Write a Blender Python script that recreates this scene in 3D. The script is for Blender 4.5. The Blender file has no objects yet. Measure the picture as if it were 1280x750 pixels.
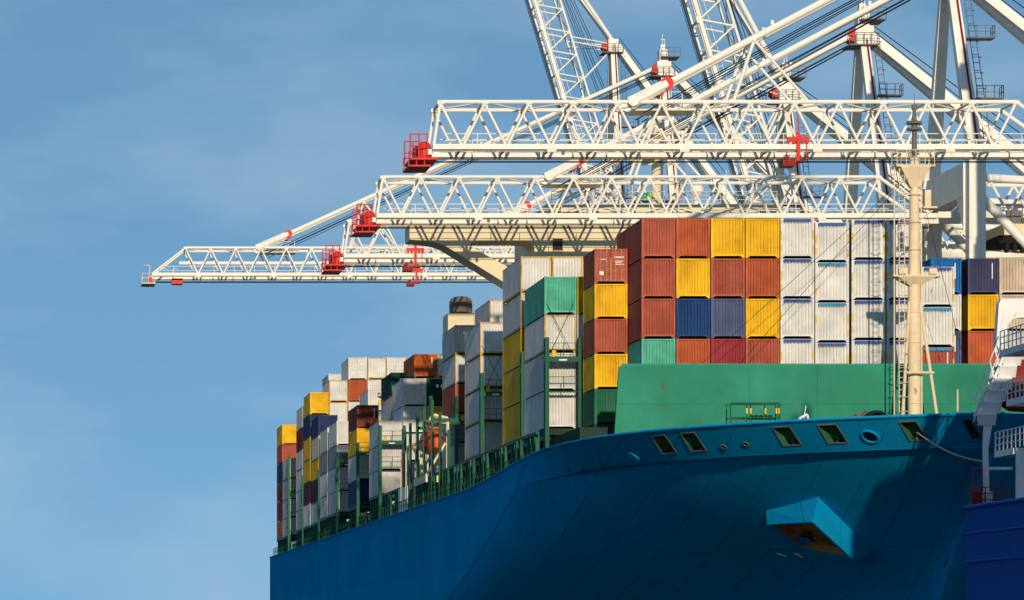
import bpy, bmesh, math, random
from mathutils import Vector, Matrix
random.seed(7)
SC = bpy.context.scene
COL = SC.collection
R = math.radians
H = 5.0                      # camera height above the water; all z below are given relative to the camera level
F, XV, YV = 5008.0, 36.0, 800.0   # focal length and vanishing point of the ship's axis, in pixels of a 1280 x 750 frame

# ------------------------------------------------------------------ camera, sky, sun, exposure
cam = bpy.data.cameras.new('camera')
cam.sensor_width = 36.0
cam.lens = F / 1280 * 36.0
cam.shift_x = (640 - XV) / 1280
cam.shift_y = (YV - 375) / 1280
cam.clip_start = 1.0
cam.clip_end = 20000
camo = bpy.data.objects.new('camera', cam)
camo.location = (0, 0, H)
camo.rotation_euler = (R(90), 0, 0)
COL.objects.link(camo)
SC.camera = camo

SUN_EL, SUN_AZ = 12.5, -1.0     # degrees; azimuth measured from straight behind the camera to the right
wd = bpy.data.worlds.new('World')
SC.world = wd
wd.use_nodes = True
nt = wd.node_tree
nt.nodes.clear()
n_out = nt.nodes.new('ShaderNodeOutputWorld')
n_bg = nt.nodes.new('ShaderNodeBackground')
n_sky = nt.nodes.new('ShaderNodeTexSky')
n_sky.sky_type = 'NISHITA'
n_sky.sun_disc = False
n_sky.sun_elevation = R(SUN_EL)
n_sky.sun_rotation = R(180 - SUN_AZ)
n_sky.air_density = 1.0
n_sky.dust_density = 0.25
n_sky.ozone_density = 1.6
n_tc = nt.nodes.new('ShaderNodeTexCoord')
n_lift = nt.nodes.new('ShaderNodeVectorMath')      # look a little higher into the clear air than the true elevation
n_lift.operation = 'ADD'
n_lift.inputs[1].default_value = (0, 0, 0.34)
n_nor = nt.nodes.new('ShaderNodeVectorMath')
n_nor.operation = 'NORMALIZE'
nt.links.new(n_tc.outputs['Generated'], n_lift.inputs[0])
nt.links.new(n_lift.outputs[0], n_nor.inputs[0])
nt.links.new(n_nor.outputs[0], n_sky.inputs['Vector'])
# thin high cloud
n_map = nt.nodes.new('ShaderNodeMapping')
n_map.inputs['Scale'].default_value = (3.2, 3.2, 9.0)
n_no = nt.nodes.new('ShaderNodeTexNoise')
n_no.inputs['Scale'].default_value = 2.6
n_no.inputs['Detail'].default_value = 5
n_no.inputs['Roughness'].default_value = 0.52
n_rmp = nt.nodes.new('ShaderNodeMapRange')
n_rmp.inputs['From Min'].default_value = 0.42
n_rmp.inputs['From Max'].default_value = 0.68
n_rmp.inputs['To Min'].default_value = 0.0
n_rmp.inputs['To Max'].default_value = 0.5
n_mix = nt.nodes.new('ShaderNodeMixRGB')
n_mix.inputs['Color2'].default_value = (2.9, 4.0, 5.0, 1)
nt.links.new(n_tc.outputs['Generated'], n_map.inputs[0])
nt.links.new(n_map.outputs[0], n_no.inputs['Vector'])
nt.links.new(n_no.outputs['Fac'], n_rmp.inputs[0])
nt.links.new(n_rmp.outputs[0], n_mix.inputs['Fac'])
n_wb = nt.nodes.new('ShaderNodeMixRGB'); n_wb.blend_type = 'MULTIPLY'; n_wb.inputs['Fac'].default_value = 1.0   # the camera's white balance
n_wb.inputs['Color2'].default_value = (0.72, 0.96, 1.0, 1)
nt.links.new(n_sky.outputs[0], n_wb.inputs['Color1'])
nt.links.new(n_wb.outputs[0], n_mix.inputs['Color1'])
nt.links.new(n_mix.outputs[0], n_bg.inputs['Color'])
n_bg.inputs['Strength'].default_value = 0.13
nt.links.new(n_bg.outputs[0], n_out.inputs[0])

sl = bpy.data.lights.new('sun', 'SUN')
sl.energy = 3.6
sl.angle = R(0.53)
sl.color = (1.0, 0.84, 0.63)
so = bpy.data.objects.new('sun', sl)
az, el = R(SUN_AZ), R(SUN_EL)
to_sun = Vector((math.sin(az) * math.cos(el), -math.cos(az) * math.cos(el), math.sin(el)))
so.rotation_euler = to_sun.to_track_quat('Z', 'Y').to_euler()
so.location = (40, -60, 80)
COL.objects.link(so)

SC.view_settings.view_transform = 'Standard'
SC.view_settings.look = 'None'
SC.view_settings.exposure = 0.12
SC.view_settings.gamma = 1.0
SC.cycles.max_bounces = 6
SC.cycles.diffuse_bounces = 3
SC.cycles.glossy_bounces = 2

# ------------------------------------------------------------------ materials
MAT = {}

def paint(name, col, rough=0.6, var=0.16, rust=0.0, streak=0.25, scale=1.0, spec=0.10, metal=0.0, bump=0.0,
          rustcol=(0.16, 0.055, 0.018), fade=0.0):
    m = bpy.data.materials.new(name)
    m.use_nodes = True
    t = m.node_tree
    b = t.nodes['Principled BSDF']
    b.inputs['Roughness'].default_value = rough
    b.inputs['Metallic'].default_value = metal
    b.inputs['Specular IOR Level'].default_value = spec
    tc = t.nodes.new('ShaderNodeTexCoord')
    oi = t.nodes.new('ShaderNodeObjectInfo')
    mul = t.nodes.new('ShaderNodeMath'); mul.operation = 'MULTIPLY'; mul.inputs[1].default_value = 300.0
    add = t.nodes.new('ShaderNodeVectorMath'); add.operation = 'ADD'
    t.links.new(oi.outputs['Random'], mul.inputs[0])
    t.links.new(tc.outputs['Object'], add.inputs[0])
    t.links.new(mul.outputs[0], add.inputs[1])
    def noise(sc, detail=4, rgh=0.6, mapscale=None):
        n = t.nodes.new('ShaderNodeTexNoise')
        n.inputs['Scale'].default_value = sc
        n.inputs['Detail'].default_value = detail
        n.inputs['Roughness'].default_value = rgh
        if mapscale:
            mp = t.nodes.new('ShaderNodeMapping'); mp.inputs['Scale'].default_value = mapscale
            t.links.new(add.outputs[0], mp.inputs[0]); t.links.new(mp.outputs[0], n.inputs['Vector'])
        else:
            t.links.new(add.outputs[0], n.inputs['Vector'])
        return n.outputs['Fac']
    def rng(src, a, bb, c, d):
        r = t.nodes.new('ShaderNodeMapRange')
        for k, v in (('From Min', a), ('From Max', bb), ('To Min', c), ('To Max', d)):
            r.inputs[k].default_value = v
        t.links.new(src, r.inputs[0])
        return r.outputs[0]
    def mix(fac, c1, c2, mode='MIX'):
        x = t.nodes.new('ShaderNodeMixRGB'); x.blend_type = mode
        if isinstance(fac, float): x.inputs['Fac'].default_value = fac
        else: t.links.new(fac, x.inputs['Fac'])
        for i, c in ((1, c1), (2, c2)):
            if isinstance(c, tuple): x.inputs[i].default_value = (*c, 1)
            else: t.links.new(c, x.inputs[i])
        return x.outputs[0]
    dark = tuple(c * (1 - var * 1.8) for c in col)
    lite = tuple(min(0.9, c * (1 + var) + 0.02 * var) for c in col)
    c = mix(rng(noise(0.55 * scale), 0.3, 0.7, 0, 1), dark, lite)
    if streak:
        st = rng(noise(1.0, 3, 0.6, (2.6 * scale, 2.6 * scale, 0.12 * scale)), 0.5, 0.78, 0, streak)
        c = mix(st, c, tuple(0.5 * x + 0.03 for x in col) if fade == 0 else tuple(x * (1 - fade) + 0.55 * fade for x in col))
    if var:
        c = mix(rng(oi.outputs['Random'], 0, 1, 0, 0.30 * var / 0.16), c, tuple(x * 0.66 + 0.003 for x in col))
    if rust:
        rn = rng(noise(2.3 * scale, 6, 0.68, (1, 1, 0.55)), 0.66 - 0.16 * rust, 0.74, 0, 0.9)
        c = mix(rn, c, rustcol)
        t.links.new(rng(rn, 0, 1, rough, 0.85), b.inputs['Roughness'])
    t.links.new(c, b.inputs['Base Color'])
    if bump:
        bn = t.nodes.new('ShaderNodeBump'); bn.inputs['Strength'].default_value = bump; bn.inputs['Distance'].default_value = 0.05
        t.links.new(noise(1.3 * scale, 5), bn.inputs['Height']); t.links.new(bn.outputs[0], b.inputs['Normal'])
    MAT[name] = m
    return m

CC = {  # container colours
    'red': (0.42, 0.098, 0.06), 'orange red': (0.47, 0.105, 0.04), 'crimson': (0.31, 0.035, 0.045), 'maroon': (0.16, 0.022, 0.022),
    'yellow': (0.85, 0.47, 0.015), 'blue': (0.010, 0.055, 0.19), 'slate blue': (0.085, 0.11, 0.22), 'navy': (0.02, 0.045, 0.12),
    'white': (0.67, 0.665, 0.635), 'grey': (0.60, 0.60, 0.58), 'blue grey': (0.25, 0.29, 0.32), 'teal': (0.10, 0.46, 0.33),
    'green': (0.02, 0.16, 0.085), 'dark green': (0.008, 0.055, 0.04), 'brown': (0.20, 0.045, 0.03), 'purple': (0.085, 0.02, 0.035),
    'orange': (0.55, 0.115, 0.025), 'beige': (0.60, 0.50, 0.38), 'bright blue': (0.01, 0.14, 0.42), 'ink blue': (0.05, 0.055, 0.13)}
for k, c in CC.items():
    paint('box_' + k.replace(' ', '_'), c, rough=0.6, var=0.2 if k not in ('white', 'grey') else 0.12, rust=0.2 if k in ('white', 'grey', 'beige') else 0.15,
          streak=0.4 if k not in ('white', 'grey') else 0.22, fade=0.10 if k not in ('white', 'grey', 'beige') else 0.02)
paint('ochre_edge', (0.62, 0.40, 0.12), 0.6, 0.2, 0.8)
paint('box_under', (0.012, 0.012, 0.013), 0.8, 0.1, 0, 0)
paint('strip_blue', (0.03, 0.09, 0.33), 0.5, 0.2, 0.2)
paint('strip_cyan', (0.02, 0.26, 0.50), 0.5, 0.2, 0.2)
paint('mark_yellow', (0.75, 0.46, 0.03), 0.5, 0.1, 0.3)
paint('mark_white', (0.78, 0.77, 0.72), 0.5, 0.05, 0, 0)
paint('mark_black', (0.02, 0.025, 0.035), 0.5, 0.05, 0, 0)
paint('rod_grey', (0.42, 0.30, 0.22), 0.5, 0.1, 0.3)
paint('crane_white', (0.83, 0.80, 0.715), 0.5, 0.06, 0.16, 0.3, 1.0)
paint('crane_rail', (0.78, 0.72, 0.60), 0.45, 0.08, 0.42, 0.35)
paint('crane_grey', (0.16, 0.16, 0.16), 0.6, 0.15, 0.2)
paint('crane_red', (0.66, 0.030, 0.022), 0.45, 0.12, 0.1, 0.1)
paint('crane_dark_red', (0.22, 0.012, 0.014), 0.5, 0.12, 0.1, 0.1)
paint('rope_black', (0.015, 0.015, 0.017), 0.7, 0.1, 0, 0)
paint('ship_green', (0.022, 0.255, 0.16), 0.6, 0.2, 0.14, 0.3, 0.35, bump=0.12, fade=0.08)
paint('post_green', (0.010, 0.115, 0.06), 0.6, 0.25, 0.35, 0.3, spec=0.15, fade=0.03)
paint('deck_dark', (0.02, 0.05, 0.035), 0.8, 0.2, 0.4)
paint('ship_cream', (0.72, 0.61, 0.40), 0.5, 0.06, 0.06, 0.14, 0.4)
paint('mast_cream', (0.76, 0.62, 0.41), 0.55, 0.09, 0.28, 0.35)
paint('glass_hole_dark', (0.010, 0.014, 0.018), 0.12, 0.05, 0, 0, spec=0.6)
paint('lifeboat_orange', (0.72, 0.075, 0.018), 0.4, 0.08, 0, 0.1)
paint('funnel_grey', (0.20, 0.155, 0.12), 0.55, 0.25, 0.3, 0.5)
paint('port_green', (0.03, 0.17, 0.075), 0.6, 0.3, 0.4)
paint('port_frame', (0.12, 0.13, 0.11), 0.55, 0.25, 0.7)
paint('rust_plate', (0.55, 0.19, 0.035), 0.85, 0.35, 0.55, 0.3, 2.0)
paint('tug_blue', (0.002, 0.075, 0.36), 0.6, 0.08, 0.05, 0.06, spec=0.04, fade=0.03)
paint('tug_white', (0.78, 0.77, 0.76), 0.45, 0.06, 0.28, 0.18)
paint('rail_red', (0.30, 0.035, 0.03), 0.5, 0.2, 0.4)
paint('concrete', (0.30, 0.29, 0.27), 0.9, 0.2, 0, 0.2)
paint('rope_pale', (0.42, 0.38, 0.28), 0.9, 0.1, 0, 0)
paint('glow_green', (0.01, 0.36, 0.10), 0.5, 0.1, 0, 0)

def hull_material():
    m = paint('hull_blue', (0.0025, 0.30, 0.60), 0.6, 0.07, 0.0, 0.10, 0.16, spec=0.0, bump=0.0, fade=0.02)
    t = m.node_tree
    b = t.nodes['Principled BSDF']
    tc = t.nodes.new('ShaderNodeTexCoord')
    mp = t.nodes.new('ShaderNodeMapping')
    t.links.new(tc.outputs['Object'], mp.inputs[0])
    # plate seams: faint relief every 2.6 m up and every 11 m along
    bk = t.nodes.new('ShaderNodeTexBrick')
    mp.inputs['Rotation'].default_value = (R(90), 0, R(90))
    bk.inputs['Scale'].default_value = 1.0
    bk.inputs['Brick Width'].default_value = 11.0
    bk.inputs['Row Height'].default_value = 2.6
    bk.inputs['Mortar Size'].default_value = 0.035
    bk.inputs['Mortar Smooth'].default_value = 0.8
    t.links.new(mp.outputs[0], bk.inputs['Vector'])
    n = t.nodes.new('ShaderNodeTexNoise'); n.inputs['Scale'].default_value = 0.35; n.inputs['Detail'].default_value = 3
    t.links.new(tc.outputs['Object'], n.inputs['Vector'])
    ad = t.nodes.new('ShaderNodeMath'); ad.operation = 'MULTIPLY_ADD'; ad.inputs[1].default_value = 0.5
    t.links.new(bk.outputs['Fac'], ad.inputs[0]); t.links.new(n.outputs['Fac'], ad.inputs[2])
    bk.inputs['Color1'].default_value = (.95, .95, .95, 1); bk.inputs['Color2'].default_value = (1.03, 1.03, 1.03, 1); bk.inputs['Mortar'].default_value = (.66, .66, .66, 1)
    src = b.inputs['Base Color'].links[0].from_socket
    mx = t.nodes.new('ShaderNodeMixRGB'); mx.blend_type = 'MULTIPLY'; mx.inputs['Fac'].default_value = 1.0
    t.links.new(src, mx.inputs['Color1']); t.links.new(bk.outputs['Color'], mx.inputs['Color2'])
    mp2 = t.nodes.new('ShaderNodeMapping'); mp2.inputs['Scale'].default_value = (1.1, 1.1, .09)
    n2 = t.nodes.new('ShaderNodeTexNoise'); n2.inputs['Scale'].default_value = 1.0; n2.inputs['Detail'].default_value = 6; n2.inputs['Roughness'].default_value = .7
    t.links.new(tc.outputs['Object'], mp2.inputs[0]); t.links.new(mp2.outputs[0], n2.inputs['Vector'])
    r2 = t.nodes.new('ShaderNodeMapRange')
    for k, v in (('From Min', .55), ('From Max', .75), ('To Min', 0), ('To Max', .6)): r2.inputs[k].default_value = v
    t.links.new(n2.outputs['Fac'], r2.inputs[0])
    mx2 = t.nodes.new('ShaderNodeMixRGB'); mx2.inputs['Color2'].default_value = (0.02, 0.13, 0.20, 1)
    t.links.new(r2.outputs[0], mx2.inputs['Fac']); t.links.new(mx.outputs[0], mx2.inputs['Color1']); t.links.new(mx2.outputs[0], b.inputs['Base Color'])
    bn = t.nodes.new('ShaderNodeBump'); bn.inputs['Strength'].default_value = 0.35; bn.inputs['Distance'].default_value = 0.06
    t.links.new(ad.outputs[0], bn.inputs['Height']); t.links.new(bn.outputs[0], b.inputs['Normal'])
hull_material()

# ------------------------------------------------------------------ mesh helpers
class MB:
    def __init__(s): s.v, s.f = [], []
    def add(s, vs, fs):
        o = len(s.v); s.v += [tuple(p) for p in vs]; s.f += [tuple(i + o for i in f) for f in fs]; return s
    def box(s, x0, x1, y0, y1, z0, z1):
        return s.add([(x0, y0, z0), (x1, y0, z0), (x1, y1, z0), (x0, y1, z0), (x0, y0, z1), (x1, y0, z1), (x1, y1, z1), (x0, y1, z1)],
                     [(0, 3, 2, 1), (4, 5, 6, 7), (0, 1, 5, 4), (1, 2, 6, 5), (2, 3, 7, 6), (3, 0, 4, 7)])
    def tube(s, p, q, r, r2=None, n=8):
        p, q = Vector(p), Vector(q); r2 = r if r2 is None else r2
        d = (q - p).normalized(); a = d.orthogonal().normalized(); b = d.cross(a)
        vs = []
        for c, rr in ((p, r), (q, r2)):
            for i in range(n):
                t = 2 * math.pi * (i + 0.5) / n
                vs.append(c + (a * math.cos(t) + b * math.sin(t)) * rr)
        fs = [(i, (i + 1) % n, n + (i + 1) % n, n + i) for i in range(n)] + [tuple(range(n))[::-1], tuple(range(n, 2 * n))]
        return s.add(vs, fs)
    def path(s, pts, r, n=8):
        for a, b in zip(pts, pts[1:]): s.tube(a, b, r, None, n)
        return s
    def prism_xz(s, poly, y0, y1):      # polygon in (x, z) pushed from y0 to y1
        n = len(poly)
        vs = [(x, y0, z) for x, z in poly] + [(x, y1, z) for x, z in poly]
        return s.add(vs, [tuple(range(n)), tuple(range(n, 2 * n))[::-1]] + [(i, i + n, (i + 1) % n + n, (i + 1) % n) for i in range(n)])
    def prism_xy(s, poly, z0, z1):
        n = len(poly)
        vs = [(x, y, z0) for x, y in poly] + [(x, y, z1) for x, y in poly]
        return s.add(vs, [tuple(range(n))[::-1], tuple(range(n, 2 * n))] + [(i, (i + 1) % n, (i + 1) % n + n, i + n) for i in range(n)])
    def lathe(s, c, prof, n=20):       # profile of (radius, z) about the vertical through c
        vs, fs = [], []
        for r, z in prof:
            for i in range(n):
                t = 2 * math.pi * i / n
                vs.append((c[0] + r * math.cos(t), c[1] + r * math.sin(t), c[2] + z))
        for k in range(len(prof) - 1):
            for i in range(n):
                fs.append((k * n + i, k * n + (i + 1) % n, (k + 1) * n + (i + 1) % n, (k + 1) * n + i))
        fs.append(tuple(range(n))[::-1]); fs.append(tuple(range((len(prof) - 1) * n, len(prof) * n)))
        return s.add(vs, fs)
    def mesh(s, name, lift=True, smooth=False):
        me = bpy.data.meshes.new(name)
        me.from_pydata([(x, y, z + (H if lift else 0)) for x, y, z in s.v], [], s.f)
        bm = bmesh.new(); bm.from_mesh(me)
        bmesh.ops.recalc_face_normals(bm, faces=bm.faces); bm.to_mesh(me); bm.free()
        if smooth:
            for p in me.polygons: p.use_smooth = True
            me.set_sharp_from_angle(angle=R(35))
        return me
    def build(s, name, mat, parent=None, smooth=False):
        o = bpy.data.objects.new(name, s.mesh(name, True, smooth))
        o.data.materials.append(MAT[mat])
        COL.objects.link(o)
        if parent: attach(o, parent)
        return o

WORLD_OF = {}
def attach(o, parent):
    o.parent = parent
    o.matrix_parent_inverse = WORLD_OF.get(parent.name, Matrix.Identity(4)).inverted()

def thing(name, loc, label, cat, group=None):
    o = bpy.data.objects.new(name, None)
    o.empty_display_size = 1
    o.location = (loc[0], loc[1], loc[2] + H)
    COL.objects.link(o)
    WORLD_OF[o.name] = Matrix.Translation(o.location)
    o['label'] = label; o['category'] = cat
    if group: o['group'] = group
    return o

def tag(o, label, cat, group=None):
    o['label'] = label; o['category'] = cat
    if group: o['group'] = group
    return o

UNIT = {}
def unit(n):
    if n not in UNIT:
        b = MB()
        vs = []
        for z in (0, 1):
            for i in range(n):
                t = 2 * math.pi * (i + 0.5) / n
                k = math.sqrt(2) if n == 4 else 1
                vs.append((k * math.cos(t), k * math.sin(t), z))
        b.add(vs, [(i, (i + 1) % n, n + (i + 1) % n, n + i) for i in range(n)] + [tuple(range(n))[::-1], tuple(range(n, 2 * n))])
        me = b.mesh('member_%d' % n, False, n > 4)
        me.materials.append(MAT['crane_white'])
        UNIT[n] = me
    return UNIT[n]

def member(name, p, q, r, mat, parent, n=8, r2=None):
    """A straight bar from p to q on a shared unit mesh."""
    p, q = Vector(p), Vector(q)
    o = bpy.data.objects.new(name, unit(n))
    COL.objects.link(o)
    d = q - p
    x = Vector((0, 1, 0)) if abs(d.normalized().y) < 0.9 else Vector((1, 0, 0))
    zx = d.normalized(); yx = zx.cross(x).normalized(); xx = yx.cross(zx)
    M = Matrix((xx, yx, zx)).transposed().to_4x4()
    M = Matrix.Translation(p + Vector((0, 0, H))) @ M @ Matrix.Diagonal((r, r2 or r, d.length, 1))
    if mat != 'crane_white':
        o.material_slots[0].link = 'OBJECT'
        o.material_slots[0].material = MAT[mat]
    if parent: attach(o, parent)
    o.matrix_basis = M
    return o

def pix(x, y, Y):
    """The point at depth Y that the photograph shows at (x, y): used only to read dimensions off the photograph."""
    return Vector(((x - XV) * Y / F, Y, (YV - y) * Y / F))
# ------------------------------------------------------------------ water and quay
def structure(o):
    o['kind'] = 'structure'; return o

m = bpy.data.materials.new('sea_water'); m.use_nodes = True; t = m.node_tree; b = t.nodes['Principled BSDF']
b.inputs['Base Color'].default_value = (0.005, 0.016, 0.02, 1); b.inputs['Roughness'].default_value = 0.06
n1 = t.nodes.new('ShaderNodeTexNoise'); n1.inputs['Scale'].default_value = 0.35; n1.inputs['Detail'].default_value = 6
tc = t.nodes.new('ShaderNodeTexCoord'); bn = t.nodes.new('ShaderNodeBump'); bn.inputs['Strength'].default_value = 0.5; bn.inputs['Distance'].default_value = 0.6
t.links.new(tc.outputs['Object'], n1.inputs['Vector']); t.links.new(n1.outputs['Fac'], bn.inputs['Height']); t.links.new(bn.outputs[0], b.inputs['Normal'])
MAT['sea_water'] = m
structure(MB().add([(-9000, -3000, -5), (9000, -3000, -5), (9000, 14000, -5), (-9000, 14000, -5)], [(0, 1, 2, 3)]).build('water', 'sea_water'))
structure(MB().box(81.0, 900, 200, 1500, -9, -1.5).build('quay', 'concrete'))

# ------------------------------------------------------------------ the container ship
XC, HB = 58.1, 21.75
ship = thing('container_ship', (XC, 400, -5), 'large blue hulled container ship with green breakwater and cream bridge', 'ship')

def smooth01(t):
    t = max(0.0, min(1.0, t)); return t * t * (3 - 2 * t)
def sheer(y):                       # height of the hull's upper edge
    return 12.45 + 1.05 * smooth01((335 - y) / 55.0)
STRIP = 1.9                         # upright bulwark strip above the knuckle
def stem(t): return 262.0 - 23.5 * max(t, 0) ** 1.5
def full(t): return 420.0 - 120.0 * t ** .9
AFT = [0, .15, .3, .45, .6, .7, .78, .85, .9, .95]
def half(u, t):
    n = 1.35 + 2.65 * t; m_ = 1.0 - 0.2 * t
    return HB * max(0.0, 1 - u ** n) ** m_
def lean(u): return smooth01(u / .55)      # how far the bulwark leans out over the knuckle
def hull_point(u, t, side=-1):
    """t 0 at the waterline to 1 at the knuckle; u 0 where the sides run parallel to 1 at the stem."""
    y = full(t) - u * (full(t) - stem(t))
    zk = sheer(y) - STRIP
    z = -5.0 + (zk + 5.0) * t
    hb = max(0.0, half(u, .25 * t ** 2 + .75 * smooth01((t - .28) / .72) ** 1.25) - 2.1 * lean(u) * t)
    return Vector((XC + side * hb, y + 1.8 * lean(u) * t, z))

# bulwark strip with slanted mooring openings
def strip_point(u, v, side=-1):
    y = full(1) - u * (full(1) - stem(1))
    return Vector((XC + side * max(0.0, half(u, 1) - 2.1 * lean(u) * (1 - v)), y + 1.8 * lean(u) * (1 - v), sheer(y) - STRIP * (1 - v)))
def u_at_px(px, v):
    lo, hi = 0.0, 0.9995
    for _ in range(50):
        mid = (lo + hi) / 2; p = strip_point(mid, v)
        if XV + F * p.x / p.y < px: lo = mid
        else: hi = mid
    return (lo + hi) / 2
OPEN = [(815, 844, 830, 849 + 20), (851, 881, 851, 881), (966, 1000, 0, 0), (1022, 1058, 0, 0), (1124, 1158, 0, 0), (1203, 1226, 0, 0)]
edges_u = []
for a, b_, *_ in OPEN:
    edges_u += [(u_at_px(a, 0.84), u_at_px(a + 13, 0.28)), (u_at_px(b_ - 13, 0.84), u_at_px(b_ + 2, 0.28))]
cols = [(u, u) for u in (0, .1, .2, .28, .36, .43, .5)] + edges_u
extra = [(u, u) for u in (.6, .66, .72, .8, .835, .9)]
for e in extra:
    if all(abs(e[0] - c[0]) > 0.02 and not (min(c) - .004 < e[0] < max(c) + .004) for c in cols): cols.append(e)
cols = sorted(cols) + [(1.0, 1.0)]
US = [0, .08, .16, .24, .32, .4, .46, .52, .57, .62, .66, .7, .74, .78, .81, .84, .87, .89, .91, .93, .945, .96, .97, .98, .988, .995, 1.0]
US = [u for i, u in enumerate(sorted(US + [c[1] for c in cols]))]
US = [u for i, u in enumerate(US) if i == 0 or u - US[i - 1] > 1e-4]
TS = [0, .1, .2, .3, .4, .5, .58, .66, .73, .8, .86, .92, .965, 1.0]
hb_ = MB()
for side in (-1, 1):
    grid = []
    for t_ in TS:
        row = [Vector((XC + side * HB, yy, -5.0 + (sheer(yy) - STRIP + 5.0) * t_)) for yy in [604 + (full(t_) - 604) * k for k in AFT]]
        row += [hull_point(u, t_, side) for u in US]
        grid.append(row)
    n = len(grid[0]); vs = [p for row in grid for p in row]
    hb_.add(vs, [(k * n + i, k * n + i + 1, (k + 1) * n + i + 1, (k + 1) * n + i) for k in range(len(TS) - 1) for i in range(n - 1)])
hb_.add([(XC - HB, 604, -5), (XC + HB, 604, -5), (XC + HB, 604, 12.4), (XC - HB, 604, 12.4)], [(0, 1, 2, 3)])
hull = hb_.build('hull', 'hull_blue', ship, True)
bm = bmesh.new(); bm.from_mesh(hull.data); bmesh.ops.remove_doubles(bm, verts=bm.verts, dist=0.004); bm.to_mesh(hull.data); bm.free()

open_cols = set()
for i, c in enumerate(cols[:-1]):
    if c in edges_u[::2] and cols[i + 1] in edges_u[1::2]: open_cols.add(i)
VR = [0, 0.28, 0.84, 1.0]
def colu(c, v):                      # a column slants between v = .22 and .88
    ut, ub = c
    return ub + (ut - ub) * max(0, min(1, (v - 0.28) / 0.56))
sb = MB()
for side in (-1, 1):
    vs = []
    for v in VR:
        vs += [strip_point(colu(c, v), v, side) for c in cols]
    n = len(cols)
    fs = [(k * n + i, k * n + i + 1, (k + 1) * n + i + 1, (k + 1) * n + i) for k in range(3) for i in range(n - 1)
          if not (side == -1 and k == 1 and i in open_cols)]
    sb.add(vs, fs)
    ys = [604 + (full(1) - 604) * k for k in AFT] + [300]
    vs = []
    for v in (0, 1):
        vs += [Vector((XC + side * HB, yy, sheer(yy) - STRIP * (1 - v))) for yy in ys]
    n = len(ys)
    sb.add(vs, [(i, i + 1, n + i + 1, n + i) for i in range(n - 1)])
sb.add([(XC - HB, 604, 10.5), (XC + HB, 604, 10.5), (XC + HB, 604, 12.45), (XC - HB, 604, 12.45)], [(0, 1, 2, 3)])
bulwark = sb.build('bulwark', 'hull_blue', ship, True)
# rounded gunwale cap
gp = [Vector((XC - HB - 0.02, yy, sheer(yy))) for yy in (604, 500, 400, 360, 345, 330, 320, 310)] + [strip_point(u, 1.0) for u in (0, .1, .2, .3, .4, .5, .56, .62, .68, .73, .78, .83, .87, .9, .93, .96, .98, .992, 1)]
MB().path(gp, 0.09, 6).build('gunwale_cap', 'hull_blue', ship)
MB().path([strip_point(u, 0.0) + Vector((-0.02, -0.02, 0)) for u in [i / 50 for i in range(6, 51)]], 0.05, 6).build('knuckle_seam', 'hull_blue', ship)
for i in sorted(open_cols):
    c0, c1 = cols[i], cols[i + 1]
    P = [strip_point(c0[1], .28), strip_point(c1[1], .28), strip_point(c1[0], .84), strip_point(c0[0], .84)]
    ev = (P[1] - P[0]).normalized(); nrm = ev.cross(P[3] - P[0]).normalized()
    if nrm.y > 0: nrm = -nrm
    fr = MB()
    ctr = sum(P, Vector()) / 4
    for a, b_ in zip(P, P[1:] + P[:1]):
        fr.tube(a + nrm * 0.02, b_ + nrm * 0.02, 0.045, None, 6)
    frame = fr.build('mooring_port', 'port_frame', ship)
    ins = MB()
    hin = Vector((nrm.x, nrm.y, 0)).normalized()
    back = [p - hin * 1.1 - Vector((0, 0, .12)) for p in P]
    ins.add(P + back, [(4, 5, 6, 7), (0, 1, 5, 4), (1, 2, 6, 5), (2, 3, 7, 6), (3, 0, 4, 7)])
    ins.build('recess', 'port_green', frame)
    ro = MB()
    mid = (P[0] + P[1]) / 2 - hin * 0.45 - Vector((0, 0, .1))
    for k in (-1, 1):
        q = mid + ev * 0.3 * k
        ro.lathe((q.x, q.y, q.z), [(0.17, 0.02), (0.12, 0.14), (0.12, 0.5), (0.2, 0.62), (0.2, 0.7)], 10)
    ro.build('roller', 'port_frame', frame)
for px, v, r in ((1088, .45, .46), (793, .30, .30), (752, .2, .17), (728, .12, .15), (710, .2, .13), (905, .36, .2), (933, .4, .2), (895, .9, .0)):
    if r == 0: continue
    u = u_at_px(px, v); p = strip_point(u, v); q = strip_point(u + 0.004, v)
    ev = (q - p).normalized(); upv = strip_point(u, v + .1) - p; nrm = ev.cross(upv).normalized(); upv = (upv - ev * upv.dot(ev)).normalized() * (1 if r < .25 else 1.25)
    if nrm.y > 0: nrm = -nrm
    rg = MB(); pts = [p + nrm * 0.05 + ev * (r * 1.15 * math.cos(a)) + upv * (r * math.sin(a)) for a in [i * math.pi / 8 for i in range(17)]]
    rg.path(pts, 0.07 if r > .25 else 0.04, 6)
    f_ = rg.build('fairlead', 'hull_blue' if r > .25 else 'port_frame', ship)
    MB().add(pts[:16], [tuple(range(16))]).build('dark_disc', 'glass_hole_dark', f_)  # flat dark disc painted as the shade inside an uncut opening

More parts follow.
